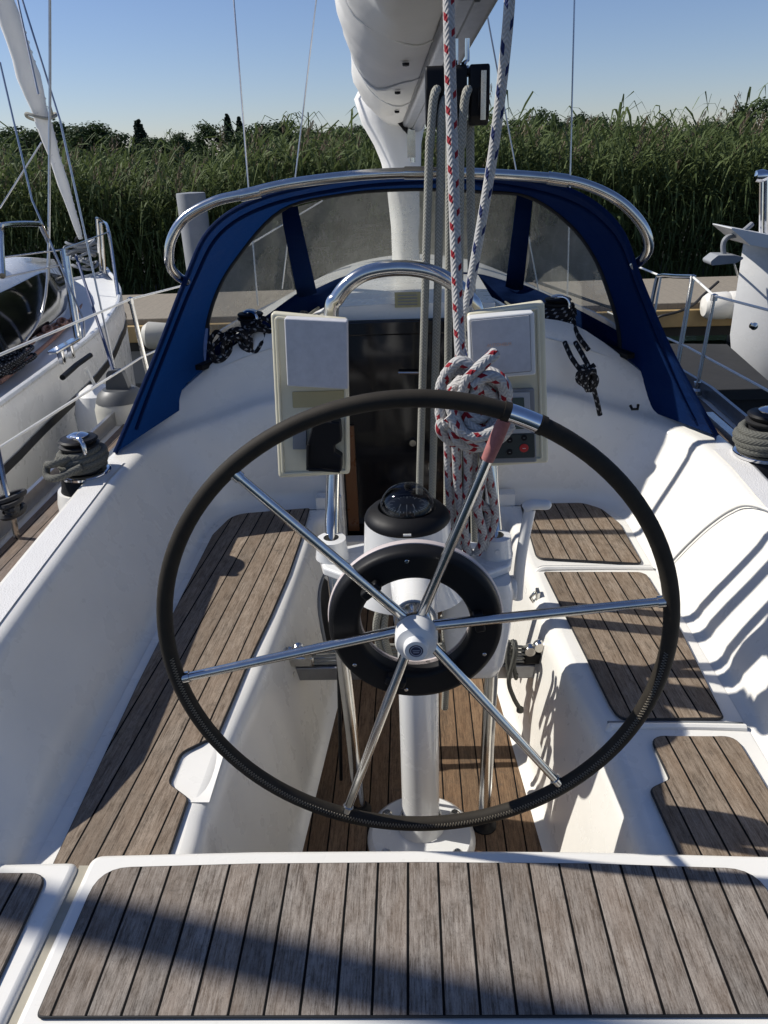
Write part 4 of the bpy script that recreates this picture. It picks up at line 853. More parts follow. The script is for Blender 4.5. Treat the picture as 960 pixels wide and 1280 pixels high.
# mainsheet block under the boom
bb = by(571, 118, 1.87)
m = MB(); q1, q2 = by(577, 62, 1.88), by(574, 84, 1.87)
m.tube([q1+Vector((-.012, 0, .02)), q1+Vector((-.012, 0, -.02)), q2+Vector((-.008, 0, .005))], .005, 8); m.tube([q1+Vector((.012, 0, .02)), q1+Vector((.012, 0, -.02)), q2+Vector((.008, 0, .005))], .005, 8); m.tube([q2+Vector((-.02, 0, -.004)), q2+Vector((.02, 0, -.004))], .007, 8)
sh = m.build('shackle', M['steel'], bo)
m = MB()
for x0, w_ in ((-.068, .040), (-.022, .042), (.026, .042)):
    o_ = [(-.026, .054), (.026, .054), (.034, .01), (.028, -.046), (0, -.064), (-.028, -.046), (-.034, .01)]
    mm = [(bb.x+x0, bb.y+y, bb.z+z) for y, z in round_poly(o_, .014)]; n0 = len(mm)
    m.add(mm+[(x+w_, y, z) for x, y, z in mm], [tuple(range(n0)), tuple(range(n0, 2*n0))[::-1]]+[(k, n0+k, n0+(k+1) % n0, (k+1) % n0) for k in range(n0)])
m.box((bb.x, bb.y, bb.z+.040), (.13, .044, .014)); blk = m.build('mainsheet_block', M['black'], bo, bevel=.004)
for x0 in (-.042, .004, .052):
    m = MB(); m.lathe((bb.x+x0-.009, bb.y-.006, bb.z-.010), [(0, 0), (.033, 0), (.027, .006), (.027, .014), (.033, .020), (0, .020)], (1, 0, 0), 28); m.build('sheave', M['black_matte'], blk)
m = MB(); m.box((bb.x+.054, bb.y-.037, bb.z-.006), (.011, .004, .092)); m.lathe((bb.x+.054, bb.y-.039, bb.z-.026), [(.004, 0), (.004, .002), (0, .002)], ax, 10); m.build('steel_strap', M['steel'], blk)
# mainsheet: falls between boom block and traveller car
m = MB()
for pa, pb, yt, pt_, ty in ((536, 525, 1.815, 547, 112), (551, 541, 1.82, 558, 124), (562, 559, 1.89, 0, 0), (575, 573, 1.82, 586, 112), (588, 592, 1.89, 0, 0)):
    p, q = by(pa, 212, yt), by(pb, 590, yt); d = (p-q)/(p.z-q.z); low = q+d*(TZ+.10-q.z)
    P = [by(pt_+1, ty+4, 1.862), by(pt_, ty, 1.845), by(pt_-3, ty+4, 1.828), by(pt_-6, ty+22, 1.822), p.lerp(by(pt_-7, ty+30, 1.82), .4), p, q, low] if pt_ else [p+d*.10, p, q, low]
    m.tube(cat_rom(P, 5), .0094, 12)
ms = m.build('mainsheet', M['rope_grey']); tag(ms, 'grey braided mainsheet in several falls below the black block under the boom', 'rope')
# ------------------------------------------------------------------ loose lines
def T3(L): return [by(px, py, y) for px, py, y in L]
m = MB(); m.tube(cat_rom(T3([(560, -60, 1.62), (562, 60, 1.60), (566, 200, 1.57), (571, 350, 1.54), (575, 440, 1.51), (578, 470, 1.50)]), 8), .0108, 12)
def coil(cx, cz, y, rx, rz, n, seed, rad):
    r_ = np.random.default_rng(seed)
    for k in range(n):
        P = []; ox, oz = r_.normal(0, .006), r_.normal(0, .008); ax_, az = rx*r_.uniform(.72, 1.08), rz*r_.uniform(.70, 1.08); rot = r_.uniform(-.5, .5); ph = r_.uniform(0, 6.28); yo = y+(k-n/2)*.010
        for j in range(14):
            a = j*2*math.pi/14; u = ax_*math.cos(a)*(1+.05*math.sin(3*a+ph)); v = az*math.sin(a)
            P.append(Vector((cx+ox+u*math.cos(rot)-v*math.sin(rot), yo+.014*math.sin(2*a+ph), cz+oz+u*math.sin(rot)+v*math.cos(rot))))
        m.tube(cat_rom(P, 4, True), rad, 12, closed=True)
q = by(596, 512, 1.48); coil(q.x-.004, q.z+.004, 1.49, .058, .066, 5, 3, .0112); coil(q.x+.012, q.z+.028, 1.455, .040, .046, 3, 8, .0112); coil(q.x-.01, q.z-.03, 1.47, .055, .040, 2, 21, .0112)
for L in ([(560, 500, 1.43), (578, 540, 1.42), (610, 555, 1.42), (640, 530, 1.43)], [(556, 470, 1.43), (575, 452, 1.42), (600, 470, 1.42), (590, 500, 1.42)],
          [(578, 492, 1.42), (584, 474, 1.41), (598, 460, 1.41), (612, 448, 1.42), (619, 441, 1.43)], [(552, 520, 1.44), (552, 480, 1.44), (570, 462, 1.44), (590, 465, 1.44)],
          [(590, 482, 1.41), (610, 470, 1.41), (628, 480, 1.42), (632, 505, 1.44)], [(560, 520, 1.42), (585, 545, 1.41), (615, 540, 1.41), (632, 520, 1.42)]):
    m.tube(cat_rom(T3(L), 6), .0115, 12)
rc = m.build('rope_coil', M['rope_red']); tag(rc, 'white rope with red flecks coiled into a hanging bundle behind the top of the wheel', 'rope')
m = MB()
for L in ([(570, 545, 1.47), (572, 600, 1.5), (576, 650, 1.52), (572, 690, 1.53)], [(584, 550, 1.46), (585, 600, 1.5), (580, 650, 1.51), (584, 690, 1.53)], [(612, 545, 1.46), (606, 585, 1.48), (596, 630, 1.50), (604, 670, 1.53), (596, 692, 1.54)],
          [(600, 548, 1.48), (614, 610, 1.52), (618, 650, 1.54), (604, 686, 1.55)], [(560, 540, 1.49), (562, 610, 1.52), (568, 660, 1.54), (588, 692, 1.56)], [(590, 548, 1.49), (596, 620, 1.53), (612, 640, 1.54), (606, 665, 1.55)]):
    m.tube(cat_rom(T3(L), 7), .0098, 12)
o = m.build('rope_tails', M['rope_red']); tag(o, 'red-flecked rope tails hanging down behind the compass to the bracket', 'rope')
m = MB()
for L in ([(566, 765, 1.62), (562, 790, 1.6), (570, 820, 1.62)], [(478, 750, 1.6), (470, 785, 1.6), (480, 820, 1.62), (500, 850, 1.62)], [(486, 745, 1.62), (480, 790, 1.6), (490, 830, 1.62)], [(560, 740, 1.62), (575, 770, 1.6), (585, 800, 1.62), (560, 830, 1.63)], [(572, 740, 1.64), (588, 775, 1.62), (590, 810, 1.64)], [(582, 745, 1.66), (598, 780, 1.64), (580, 825, 1.66)], [(555, 770, 1.6), (558, 830, 1.6), (556, 885, 1.62)]):
    m.tube(cat_rom(T3(L), 7), .0095, 10)
o = m.build('sheet_tail', M['rope_grey']); tag(o, 'grey rope loops hanging behind the black drive ring of the wheel', 'rope')
m = MB(); m.tube(cat_rom(T3([(640, -60, 1.60), (634, 40, 1.60), (618, 180, 1.62), (600, 290, 1.63), (585, 375, 1.63), (580, 410, 1.63), (586, 445, 1.62), (594, 475, 1.60)]), 10), .0100, 12)
o = m.build('topping_line', M['rope_blue']); tag(o, 'blue-flecked white rope running down from the boom end to the right instrument pod', 'rope')
m = MB(); m.tube(cat_rom(T3([(640, 800, 1.72), (644, 815, 1.70), (636, 850, 1.71), (642, 872, 1.71), (650, 886, 1.71)]), 6), .0065, 8)
for x_ in (636, 644): m.tube(cat_rom([by(x_, 802, 1.72), by(x_-2, 825, 1.71), by(x_+1, 848, 1.72), by(x_+2, 825, 1.78)], 6, True), .0055, 8, closed=True)
m.lathe(by(650, 887, 1.71), [(0, -.010), (.010, -.006), (.010, .006), (0, .010)], n=12); o = m.build('traveller_line', M['rope_dark']); tag(o, 'thin dark line with a knotted end wound on the right end of the traveller', 'rope')

# ------------------------------------------------------------------ winches
def winch(c, s, label=None, big=True):
    r = c; x, y, z = c
    m = MB(); m.lathe((x, y, z), [(0, 0), (.094*s, 0), (.090*s, .012*s), (.084*s, .05*s), (.080*s, .055*s), (0, .055*s)], n=48); wi = m.build('winch', M['black'], Y, smooth=40)
    m = MB(); m.lathe((x, y, z), [(.078*s, .052*s), (.088*s, .054*s), (.089*s, .062*s), (.083*s, .068*s), (.066*s, .070*s)], n=48); m.build('base_ring', M['chrome'], wi, smooth=50)
    m = MB(); m.lathe((x, y, z), [(.062*s, .066*s), (.055*s, .085*s), (.052*s, .12*s), (.056*s, .150*s), (.066*s, .157*s), (.068*s, .164*s), (.055*s, .168*s), (0, .168*s)], n=48); m.build('drum', M['black_matte'], wi, smooth=40)
    m = MB(); m.lathe((x, y, z), [(.050*s, .168*s), (.060*s, .172*s), (.066*s, .182*s), (.060*s, .188*s), (.05*s, .188*s), (.03*s, .196*s), (0, .196*s)], n=40); m.build('self_tailer_jaw', M['black'], wi, smooth=40)
    m = MB(); m.lathe((x, y, z), [(.0, .206*s), (.014*s, .206*s), (.024*s, .203*s), (.036*s, .197*s), (.036*s, .190*s)], n=32)
    m.tube(cat_rom([(x-.01*s, y-.02*s, z+.197*s), (x+.022*s, y-.044*s, z+.198*s), (x+.040*s, y-.060*s, z+.185*s), (x+.044*s, y-.064*s, z+.155*s), (x+.036*s, y-.058*s, z+.145*s)], 4), .0085*s, 10); m.build('feeder_arm', M['chrome'], wi, smooth=50); return wi
def turns(c, s, n, r, mat, label, name='winch_rope', R0=.066, tail=None, grp=None, seed=1):
    x, y, z = c; P = []; rg = np.random.default_rng(seed)
    for k in range(n*20+1):
        a = k*2*math.pi/20; t = k/(n*20); P.append(Vector((x+(R0*s+.012*s*math.sin(t*math.pi)+.003*math.sin(a*1.7))*math.cos(a), y+(R0*s+.012*s*math.sin(t*math.pi))*math.sin(a), z+lerp(.078, .145, t)*s+.005*math.sin(a+1))))
    m = MB(); m.tube(P, r, 12)
    if tail: m.tube(cat_rom([P[-1] if 1 else 0]+[Vector(v) for v in tail], 6), r, 12)
    o = m.build(name, mat); tag(o, label, 'rope', grp); return o
wl_ = bz(111, 609, 1.165); wr_ = bz(950, 588, 1.165)
winch(wl_, .88); winch(wr_, .98)
turns(wl_, .88, 4, .0115, M['rope_dark'], 'grey rope wound on the primary winch at the left coaming', tail=[(wl_.x-.045, wl_.y-.085, wl_.z+.115), (wl_.x-.085, wl_.y-.055, wl_.z+.10), (wl_.x-.085, wl_.y-.075, wl_.z+.07), (wl_.x-.04, wl_.y-.10, wl_.z+.075), (wl_.x+.03, wl_.y-.08, wl_.z+.10)])
turns(wr_, .98, 4, .0135, M['rope_dark'], 'dark grey rope wound on the primary winch at the right edge of the cockpit', R0=.070, seed=3)
for wv in (wl_, wr_):
    m = MB(); m.lathe((wv.x, wv.y, 1.0), [(.10, -.03), (.100, .13), (.092, .166), (0, .166)], n=40); m.build('winch_plinth', M['gel'], Y)
# coachroof winches with their lines
qa = by(318, 440, 2.78); qb = by(694, 432, 2.78); qa.z = roofz(qa.x, 2.78)-.004; qb.z = roofz(qb.x, 2.78)-.004
winch(qa, .72); winch(qb, .72)
turns(qb, .74, 5, .0085, M['rope_black'], 'black and white rope wound on the cabin-top winch right of the companionway', R0=.068, tail=[(qb.x+.05, qb.y-.09, qb.z+.04), (qb.x+.09, qb.y-.14, qb.z-.02)])
m = MB()
for dx in (-.010, .012):
    m.tube(cat_rom([by(712+dx*600, 428, 2.62), by(722+dx*700, 448, 2.555), by(733+dx*500, 466, 2.54), by(738, 482, 2.535), by(728-dx*500, 474, 2.535), by(735+dx*700, 456, 2.545)], 6), .0085, 10)
m.tube(cat_rom([by(736, 470, 2.53), by(742, 486, 2.53), by(747, 505, 2.53), by(750, 519, 2.53)], 5), .0085, 10); coil_m = m
for k in range(3): m.tube(cat_rom([by(722+k*6, 470, 2.53-k*.01), by(734+k*4, 462, 2.52), by(746-k*2, 474, 2.52), by(738-k*2, 488, 2.53)], 5, True), .008, 8, closed=True)
o = m.build('halyard_tail', M['rope_black']); tag(o, 'knotted black and white rope tail hanging down the bulkhead right of the instrument pod', 'rope')
m = MB(); rg = np.random.default_rng(5)
for k in range(11):
    c = by(278+k*5.5+rg.normal(0, 3), 437-k*2.2+rg.normal(0, 3), 2.70); P = []
    for j in range(9): a = j*2*math.pi/9; P.append(c+Vector((.040*math.cos(a)*rg.uniform(.8, 1.2), .03*math.sin(a*1.0+k)+.0, .045*math.sin(a)*rg.uniform(.7, 1.2))))
    m.tube(cat_rom(P, 4, True), .0085, 8, closed=True)
o = m.build('rope_pile', M['rope_black']); tag(o, 'dark heap of coiled black rope on the cabin top left of the companionway', 'rope')
for s_, xs in ((1, (.42, .47, .52)), (-1, (-.42, -.47, -.52))):
    for x in xs:
        m = MB(); y = 2.98; m.box((x, y, roofz(x, y)+.02), (.03, .10, .045)); m.box((x, y-.035, roofz(x, y)+.05), (.018, .08, .012)); m.build('rope_clutch', M['black'], Y, bevel=.004)
m = MB()
for k, x in enumerate((.42, .47, .52, -.42, -.47, -.52)): m.tube([(x*1.0, 3.0, roofz(x, 3)+.022), (x*.8, 3.6, roofz(x, 3.6)+.03), (x*.45, 4.2, roofz(0, 4.2)+.03)], .006, 8)
o = m.build('halyards', M['rope_grey']); tag(o, 'halyards led aft over the cabin top under the sprayhood to the clutches', 'ropes')
# track on coachroof shoulder (dark strip seen below windscreen)
for s_ in (-1, 1): m = MB(); m.box((s_*.70, 2.80, roofz(.7, 2.8)+.012), (.035, .34, .02), Matrix.Rotation(s_*.35, 3, 'Z')); m.build('genoa_track', M['black'], Y, bevel=.004)
m = MB(); q = by(793, 508, 2.52); m.tube([q+Vector((-.014, 0, .004)), q+Vector((-.010, -.012, -.006)), q+Vector((.008, -.012, -.006)), q+Vector((.012, 0, .006))], .005, 8); m.build('tie_hook', M['black'], Y)

# ------------------------------------------------------------------ lifelines, stanchions, rigging of our yacht
def stanch(px, py, pb, yb, xs):
    b = by(px, py, yb); return b
def upright(top, base, r=.0125, name='stanchion'):
    m = MB(); m.tube([base, top], [r, r*.92], 12); m.lathe(base, [(.028, 0), (.026, .02), (.016, .03), (.016, .06), (0, .06)], n=16); m.lathe(top, [(.015, -.02), (.015, .006), (0, .012)], n=12); return m.build(name, M['steel'], Y)
Ls = bx(163, 374, -1.37); Lb = Vector((-1.34, Ls.y, sheer(Ls.y))); upright(Ls, Lb)
Rs = bx(866, 346, 1.37); Rb = Vector((1.35, Rs.y, sheer(Rs.y))); upright(Rs, Rb)
R2 = bx(893, 370, 1.36); upright(R2, Vector((1.34, R2.y, sheer(R2.y))), .009)
R3 = bx(826, 345, 1.36); m = MB(); m.tube(cat_rom([Rs, Rs.lerp(R3, .5), R3, R3+Vector((-.005, .06, -.05)), Vector((1.34, R3.y+.10, sheer(R3.y)+.0))], 5), .011, 10); m.tube([R3, Vector((1.34, R3.y, sheer(R3.y)))], .007, 8); m.build('gate_rail', M['steel'], Y)
for P in ([bx(-20, 452, -1.36), Ls, bx(225, 358, -1.30), Vector((-.7, 6.6, 1.75))], [bx(-20, 572, -1.36), bx(176, 447, -1.355), bx(235, 420, -1.30)], [bx(780, 326, 1.34), R3], [Rs, R2, bx(985, 394, 1.36)], [bx(760, 390, 1.34), bx(860, 434, 1.36), bx(985, 502, 1.36)]):
    m = MB(); m.tube(P, .0055, 8); m.build('lifeline', M['white_wire'], Y)
m = MB()
for a, b, ya, yb in (((312, 250), (289, -40), 3.9, 4.1), ((367, 240), (400, -40), 4.3, 4.35), ((712, 250), (719, -40), 4.1, 4.2), ((652, 250), (598, -40), 4.3, 4.35)):
    p, q = by(*a, ya), by(*b, yb); d = (q-p); m = MB(); m.tube([p-d*.5, p, q, q+d*6], .0042, 6); m.build('shroud', M['wire'], Y)
# under-rail hardware strip on starboard deck (seen beside the winch)
q = bz(918, 545, 1.03); m = MB(); m.box((1.24, 2.75, 1.04), (.035, .7, .03)); m.box((1.24, 2.62, 1.07), (.05, .10, .04)); m.build('genoa_track', M['steel'], Y, bevel=.004)
m = MB(); m.box((-1.20, 2.75, 1.03), (.035, .7, .03)); m.build('genoa_track', M['steel'], Y, bevel=.004)

# ================================================================== neighbour on the left
N = thing('sailing_yacht', 'neighbouring white yacht on the left with dark cabin window and furled foresail', 'sailing boat', (-3.1, 4, 0))
Z2 = 1.15
sh_px = [(0, 510, 1.13), (35, 484, 1.13), (70, 458, 1.14), (105, 432, 1.15), (133, 408, 1.16), (149, 382, 1.18), (152, 366, 1.20), (145, 350, 1.22), (133, 338, 1.25)]
edge = [bz(*v) for v in sh_px]; e0 = edge[0]; edge = [Vector((e0.x-.01, 0.2, 1.10)), Vector((e0.x+.03, 1.6, 1.12))]+edge
tip = edge[-1]; CX = tip.x
def ex(y): return ipol(y, [p.y for p in edge], [p.x for p in edge])
ys = list(np.linspace(.2, tip.y, 40)); axis = lambda y: lerp(-3.55, tip.x, y/tip.y)
rows = []; deck = []
for y in ys:
    xr = ex(y); c = axis(y); hw = max(xr-c, .015); z = ipol(y, [p.y for p in edge], [p.z for p in edge]); r = []
    for f, zz in ((1, z), (1.01, z-.05), (1.0, z-.3), (.97, .45), (.88, .05), (.5, -.3), (0, -.4)): r.append((c+hw*f, y, zz))
    rows.append(r+[(2*c-x, y_, z_) for x, y_, z_ in r[::-1][1:]]); deck.append([(c+hw*t, y, z-.03+.02*(1-t*t)) for t in (-1, -.5, 0, .5, 1)])
m = MB(); m.grid(rows); nh = m.build('hull', M['hull2'], N)
m = MB(); sp_ = [bx(px, py, ex(bx(px, py, -1.9).y)+.03) for px, py in ((0, 597), (77, 520), (123, 473), (163, 418))]
def hx(r, z): return float(np.interp(-z, [-v[2] for v in r[:6]], [v[0] for v in r[:6]]))
m.grid([[(hx(r, zz)+.008, r[0][1], zz) for zz in (ipol(r[0][1], [p.y for p in sp_], [p.z for p in sp_])+dz for dz in (.022, -.022))] for r in rows[:39]]); m.build('sheer_stripe', M['stripe'], nh)
m = MB(); m.grid(deck); m.build('deck', M['deck2'], N)
m = MB(); m.tube([Vector((r[0][0]-.01, r[0][1], r[0][2]+.012)) for r in rows], .018, 8); m.build('toe_rail', M['hull2'], N)
m = MB(); m.tube([bz(78, 472, 1.155), bz(96, 456, 1.155), bz(113, 444, 1.155)], .014, 8); m.build('genoa_track', M['black'], N)
m = MB(); q = bz(84, 449, 1.17); m.box(q+Vector((0, 0, .07)), (.05, .30, .018)); m.box(q+Vector((0, -.06, .03)), (.03, .03, .08)); m.box(q+Vector((0, .06, .03)), (.03, .03, .08)); m.build('mooring_cleat', M['chrome'], N, bevel=.006)
# its cabin with long dark window
cb_ = [bz(px, py, 1.13) for px, py in ((0, 468), (50, 428), (85, 397), (103, 362))]; cb_ = [Vector((cb_[0].x, .5, 0))]+cb_; yE = cb_[-1].y
def cabx(y): return ipol(y, [p.y for p in cb_]+[yE+.5], [p.x for p in cb_]+[cb_[-1].x-.35])
cr = []; 
for y in np.linspace(.8, yE+.4, 30):
    xo = cabx(y); c = min(axis(y), xo-.25); h = ipol(y, [0, yE-1.4, yE-.4, yE+.4], [.46, .40, .28, .02]); z0 = 1.12
    half = [(xo, z0), (xo-.05, z0+h*.55), (xo-.10, z0+h*.85), (xo-.20, z0+h), (lerp(xo, c, .5), z0+h*1.08), (c, z0+h*1.12)]
    cr.append([(x, y, z) for x, z in half]+[(2*c-x, y, z) for x, z in half[::-1][1:]])
m = MB(); m.grid(cr); cb = m.build('cabin', M['hull2'], N, smooth=60)
cw = []
yW = yE-.55
for y in np.linspace(1.2, yW, 30):
    xo = cabx(y); h = ipol(y, [0, yE-1.4, yE-.4, yE+.4], [.46, .40, .28, .02]); k = min(1, max(0, yW+.01-y)/.7)**.5; f0, f1 = lerp(.50, .12, k), lerp(.54, .80, k)
    cw.append([(xo-.05*f/.55+.006 if f < .55 else xo-.05-.05*(f-.55)/.3+.008, y, 1.13+h*f) for f in (f0, (f0+f1)/2, f1)])
m = MB(); m.grid(cw); m.build('cabin_window', M['smoked'], cb)
m = MB(); a, b = Vector((cabx(4.6)-.25, 4.6, 1.58)), Vector((cabx(3)-.25, 2.6, 1.66)); m.tube(cat_rom([a+Vector((0, 0, -.06)), a, b, b+Vector((0, 0, -.06))], 6), .012, 8); m.build('cabin_handrail', M['steel'], cb)
m = MB(); q0 = [bz(px, py, 1.16) for px, py in ((0, 478), (25, 458), (50, 438), (78, 412), (104, 380), (122, 352))]; m.tube(cat_rom(q0, 5), .012, 8); m.tube(cat_rom([p+Vector((-.05, 0, .01)) for p in q0[:3]], 5), .012, 8)
for c_ in (bz(78, 405, 1.17), bz(60, 415, 1.17), bz(28, 430, 1.17)):
    for k in range(2): m.tube(cat_rom([c_+Vector((.05*math.cos(a+k), .10*math.sin(a), .015*k)) for a in np.linspace(0, 6.28, 9)[:-1]], 3, True), .010, 8, closed=True)
o = m.build('jib_sheet', M['red_rope']); tag(o, 'faded orange rope lying along the side deck of the left yacht', 'rope')
m = MB()
for c_ in (bz(24, 452, 1.17), bz(8, 463, 1.17)):
    for k in range(4): m.tube(cat_rom([c_+Vector((.05*math.cos(a+k), .16*math.sin(a), .015*k)) for a in np.linspace(0, 6.28, 9)[:-1]], 3, True), .009, 8, closed=True)
o = m.build('sheet_coil', M['rope_black']); tag(o, 'black coiled sheet on the deck below the dark window of the left yacht', 'rope')
# its stanchions, pulpit, lifelines
def rail(pts, r=.012, name='pulpit', mt='steel'): m = MB(); m.tube(pts, r, 8); return m.build(name, M[mt], N)
pb1 = edge[-2]; 
rail(cat_rom([bz(3, 345, 1.65), by(1, 290, 3.9), by(6, 281, 3.95), by(46, 280, 4.3), by(53, 286, 4.4), by(78, 340, 5.0), by(92, 372, 5.0)], 5), .014)
rail([by(100, 446, 4.45), by(78, 312, 4.60)], .016, 'stanchion'); rail([by(104, 446, 4.55), by(85, 320, 4.65)], .010, 'stanchion')
rail([bz(126, 340, 1.25), by(121, 273, tip.y-.2)], .014); rail([bz(131, 341, 1.25), by(126, 278, tip.y-.2)], .014)
rail(cat_rom([bz(148, 372, 1.2), by(136, 290, 6.4), by(128, 277, 6.8), by(121, 273, tip.y-.2)], 5), .014)
rail([by(-20, 325, 4.2), by(78, 312, 4.60)], .005, 'lifeline', 'wire'); rail([by(78, 312, 4.6), by(136, 290, 6.4)], .005, 'lifeline', 'wire'); rail([by(-20, 352, 4.2), by(82, 330, 4.6)], .005, 'lifeline', 'wire')
rail(cat_rom([by(62, -30, 4.6), by(62, 180, 4.6), by(57, 370, 4.5), by(28, 432, 4.2), by(25, 440, 4.2)], 6), .008, 'shroud', 'wire')
for a, b, y in (((0, 78), (40, 250), 5), ((22, 0), (48, 118), 5.2), ((28, 0), (75, 150), 5.2), ((75, 150), (145, 470), 4.3), ((40, 250), (105, 400), 4.6), ((0, 260), (52, 178), 6)):
    p, q = by(*a, y), by(*b, y-.2); rail([p, q], .006, 'shroud', 'wire')
rail([by(105, 400, 4.6), by(107, 520, 4.3)], .006, 'shroud', 'wire')
# bow roller with bundled gear
m = MB(); c = bz(122, 338, 1.26)
for k in range(7): m.tube(cat_rom([c+Vector((.10*math.cos(a+k)-.1, .12*math.sin(a), .04+.03*k+.02*math.sin(2*a))) for a in np.linspace(0, 6.28, 9)[:-1]], 3, True), .012, 6, closed=True)
m.build('bow_gear', M['grey_pl'], N)
m = MB(); m.tube(cat_rom([by(95, 300, 6.9), by(105, 294, 6.9), by(116, 302, 6.9), by(112, 312, 6.9), by(100, 310, 6.9)], 4, True), .014, 8, closed=True); m.build('furling_drum', M['black'], N)
# furled genoa on the forestay
g0 = by(101, 298, 6.9); g1 = by(8, 10, 6.3); P = []; Rr = []
for k in range(60):
    t = k/59*4.0; p = g0.lerp(g1, t); P.append(p); Rr.append((.02+.055*min(1, t/.75))*(1+.10*math.sin(k*1.9)+.08*math.sin(k*.7)) if t < 1.6 else .08)
m = MB(); m.tube(P, Rr, 16); fs = m.build('furled_sail', M['sailcloth'], N, smooth=80)
m = MB(); 
for k in range(2, 26): t = k/26*.96; p = g0.lerp(g1, t); r_ = .02+.055*min(1, t/.75); m.tube([p+Vector((math.cos(a)*r_*1.02, math.sin(a)*r_*1.02, .05*math.cos(a))) for a in np.linspace(0, 3.1, 7)+1.5*math.pi], .003, 4)
m.build('sail_wrap_edge', M['sail'], fs)
m = MB(); q = g0.lerp(g1, .58); m.tube(cat_rom([q+Vector((.11*math.cos(a), .11*math.sin(a), .02*math.sin(2*a))) for a in np.linspace(0, 6.28, 9)[:-1]], 3, True), .012, 8, closed=True); m.tube([q+Vector((.10, -.02, 0)), by(62, 130, 6.4), by(62, 200, 5.5), by(61, 350, 5.0)], .008, 6); m.build('sheet', M['rope_grey'], fs)
m = MB(); m.lathe((-3.62, 1.525, 0), [(.046, 1.4), (.046, 13), (0, 13)], n=24); m.build('mast', M['alu'], N)
# fenders between the boats
fd = by(118, 460, 3.45); tp = by(152, 482, 3.4)
m = MB(); c = by(140, 560, 3.3)
fA = thing('fender', 'long white fender hanging on the side of the left yacht, behind the left winch', 'fender', (fd.x, fd.y, .2)); q = by(123, 500, 3.75)
m = MB(); m.lathe((q.x, q.y, .40), [(0, 0), (.09, .04), (.13, .12), (.13, .52), (.10, .62), (.04, .66), (0, .66)], n=28); m.build('body', M['hull2'], fA)
m = MB(); m.tube([(q.x, q.y, 1.05), (q.x-.03, q.y, 1.15)], .008, 6); m.build('lanyard', M['white_wire'], fA)
q = by(155, 520, 3.45); fB = thing('fender', 'grey fender with dark eye end and blue lanyard, hanging beside the sprayhood', 'fender', (q.x, q.y, .2)); ztop = by(148, 498, 3.45).z
m = MB(); m.lathe((q.x, q.y, ztop-.62), [(0, 0), (.09, .03), (.125, .10), (.125, .58), (.11, .62), (0, .63)], n=28); m.build('body', M['fender'], fB)
m = MB(); m.lathe((q.x, q.y, ztop), [(.115, -.005), (.10, .03), (.075, .05), (0, .05)], n=24); m.prism_y(rp([(q.x-.06, ztop+.03), (q.x+.06, ztop+.03), (q.x+.035, ztop+.14), (q.x-.035, ztop+.14)], .03), q.y-.02, q.y+.02); m.lathe((q.x, q.y-.021, ztop+.10), [(.012, 0), (0, .002)], ax, 12); m.build('end_cap', M['fender_end'], fB)
m = MB(); m.tube([(q.x, q.y-.02, ztop+.12), by(128, 420, 3.6), by(95, 320, 4.4)], .007, 8); m.build('lanyard', plain('blue_line', (.01, .03, .10), .6), fB)
# far bollard-like black bundle on our port quarter
q = bx(14, 632, -1.30); m = MB()
for k in range(5): m.tube(cat_rom([q+Vector((.03*math.cos(a+k), .05*math.sin(a), .012*k-.02)) for a in np.linspace(0, 6.28, 8)[:-1]], 3, True), .010, 6, closed=True)
o = m.build('lashing', M['black_matte']); tag(o, 'black lashing tied round the rail at the left edge of our deck', 'rope')
m = MB(); m.tube([bx(14, 640, -1.30), bx(4, 600, -1.32), bx(-4, 560, -1.34)], .010, 8); m.tube([bx(14, 632, -1.30), (-1.31, bx(14, 632, -1.3).y, .98)], .010, 8); m.build('pushpit_rail', M['steel'], Y)

# ================================================================== neighbour on the right: bow with anchor
D = thing('motor_boat', 'white boat at the right edge with a grey anchor on its bow', 'boat', (4.2, 6.6, 0))
yD = 6.5; tR = by(931, 292, yD); bR = by(931, 492, yD)
def dsec(t):  # t 0 at stem, grows to the right/aft
    return (tR.x+t*2.6, yD+.9*t**.6, yD-1.5*t**.75)
rows = []
for t in (0, .03, .08, .16, .3, .5, .75, 1):
    xx, ya, yb = dsec(t); x0 = tR.x+t*2.6
    rows.append([(x0, ya, tR.z-.05+.05*t), (x0+.01, ya, .6), (x0+.14, lerp(ya, yD, .2), .02), (x0+.3, yD-.3*t, -.3), (x0+.14, lerp(yb, yD, .2), .02), (x0+.01, yb, .6), (x0, yb, tR.z-.05+.05*t)])
m = MB(); m.grid(rows); dh = m.build('hull', M['hull2'], D)
m = MB(); m.grid([[(tR.x+t*2.6, dsec(t)[1], tR.z-.05+.05*t), (tR.x+t*2.6, dsec(t)[2], tR.z-.05+.05*t)] for t in (0, .03, .08, .16, .3, .5, .75, 1)]); m.build('deck', M['deck2'], D)
m = MB(); m.tube([Vector(r[6])+Vector((-.01, -.02, .02)) for r in rows], .035, 10); m.build('rubbing_strake', M['white_pl'], D)
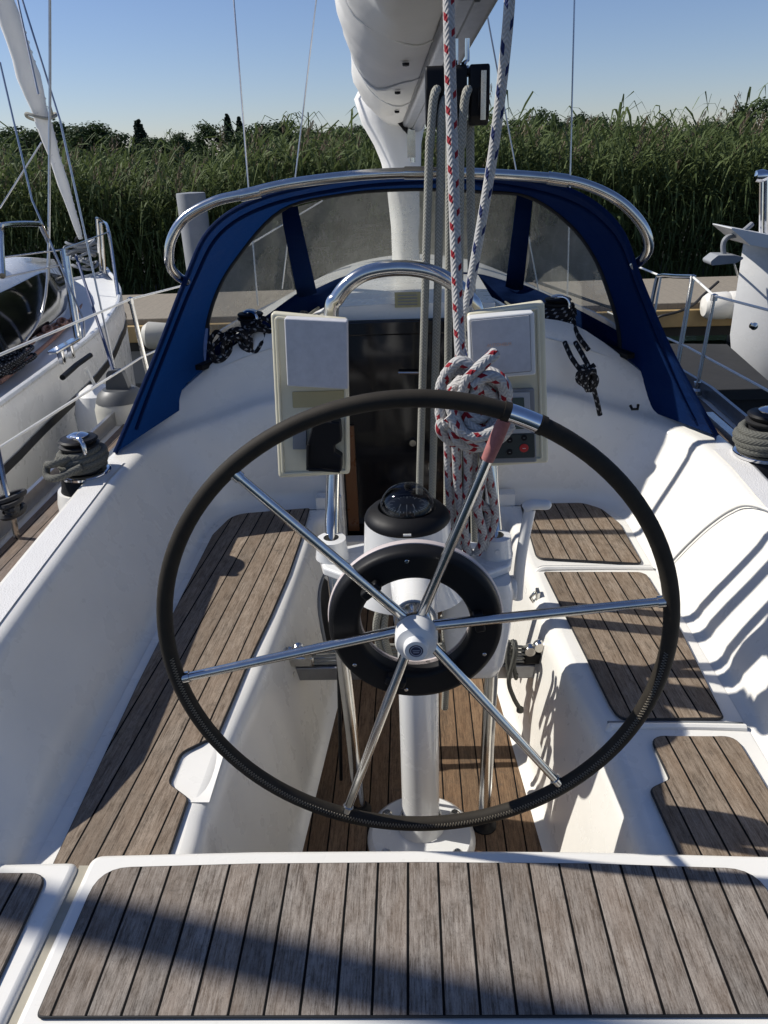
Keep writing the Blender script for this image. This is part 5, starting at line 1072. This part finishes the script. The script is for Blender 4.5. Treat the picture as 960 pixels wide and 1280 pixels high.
P0 = by(899, 281, yD-.1); P1 = by(958, 296, yD-.1); P2 = by(955, 312, yD-.1); P3 = by(925, 303, yD-.1); m = MB(); m.prism_y(rp([(p.x, p.z) for p in (P0, P1+Vector((.1, 0, 0)), P2+Vector((.1, 0, 0)), P3)], .01), yD-.3, yD+.1); m.build('bow_platform', M['white_pl'], D, bevel=.012)
an = [by(882, 325, yD-.2), by(892, 317, yD-.2), by(912, 317, yD-.2), by(926, 320, yD-.2), by(914, 327, yD-.2), by(884, 330, yD-.2)]
m = MB(); m.prism_y(rp([(p.x, p.z) for p in an], .02), yD-.30, yD-.12); anc = m.build('anchor', M['pile'], D, bevel=.03)
m = MB(); m.tube(cat_rom([by(905, 320, yD-.2), by(904, 306, yD-.2), by(909, 297, yD-.2), by(925, 292, yD-.15), by(940, 280, yD-.1)], 5), [.02]*21, 10); m.build('shank', M['pile'], anc)
m = MB(); 
for px, pt_ in ((951, 218), (957, 216)): m.tube([by(px, 300, yD), by(px+1, pt_, yD)], .016, 8)
m.lathe(by(951, 220, yD), [(0, -.05), (.04, -.04), (.05, 0), (.04, .04), (0, .05)], (1, 0, 0), 14); m.build('pulpit', M['chrome'], D)
m = MB(); m.tube([Vector((tR.x+.12, rows[2][6][1]-.02, tR.z-.1)), Vector((tR.x+.20, rows[3][6][1]-.02, .7)), Vector((tR.x+.3, rows[3][6][1]-.1, .05))], .015, 8); m.tube([Vector((tR.x+.25, rows[3][6][1]-.03, tR.z-.15)), Vector((tR.x+.35, rows[3][6][1]-.1, .9)), Vector((tR.x+.5, rows[4][6][1]-.1, .3))], .015, 8); m.build('bow_line', M['black'], D)
m = MB(); m.lathe(by(941, 407, yD-.35), [(0.03, 0), (.03, .03), (0, .04)], ax, 14); m.build('hull_fitting', M['steel'], D)
m = MB(); m.tube(cat_rom([by(918, 330, yD-.2), by(925, 355, 6.9), by(929, 378, 7.2)], 5), .008, 6); o = m.build('mooring_line', M['white_wire']); tag(o, 'thin white line from the grey anchor down to the pontoon fender', 'rope')
m = MB(); m.tube(cat_rom([by(898, 352, 7.6), by(880, 368, 7.5), by(862, 384, 7.4), by(830, 394, 7.35), by(800, 396, 7.3), (1.0, 6.4, 1.1)], 6), .013, 8); o = m.build('mooring_rope', M['black_matte']); tag(o, 'dark mooring rope curving over the tan edge of the pontoon', 'rope')
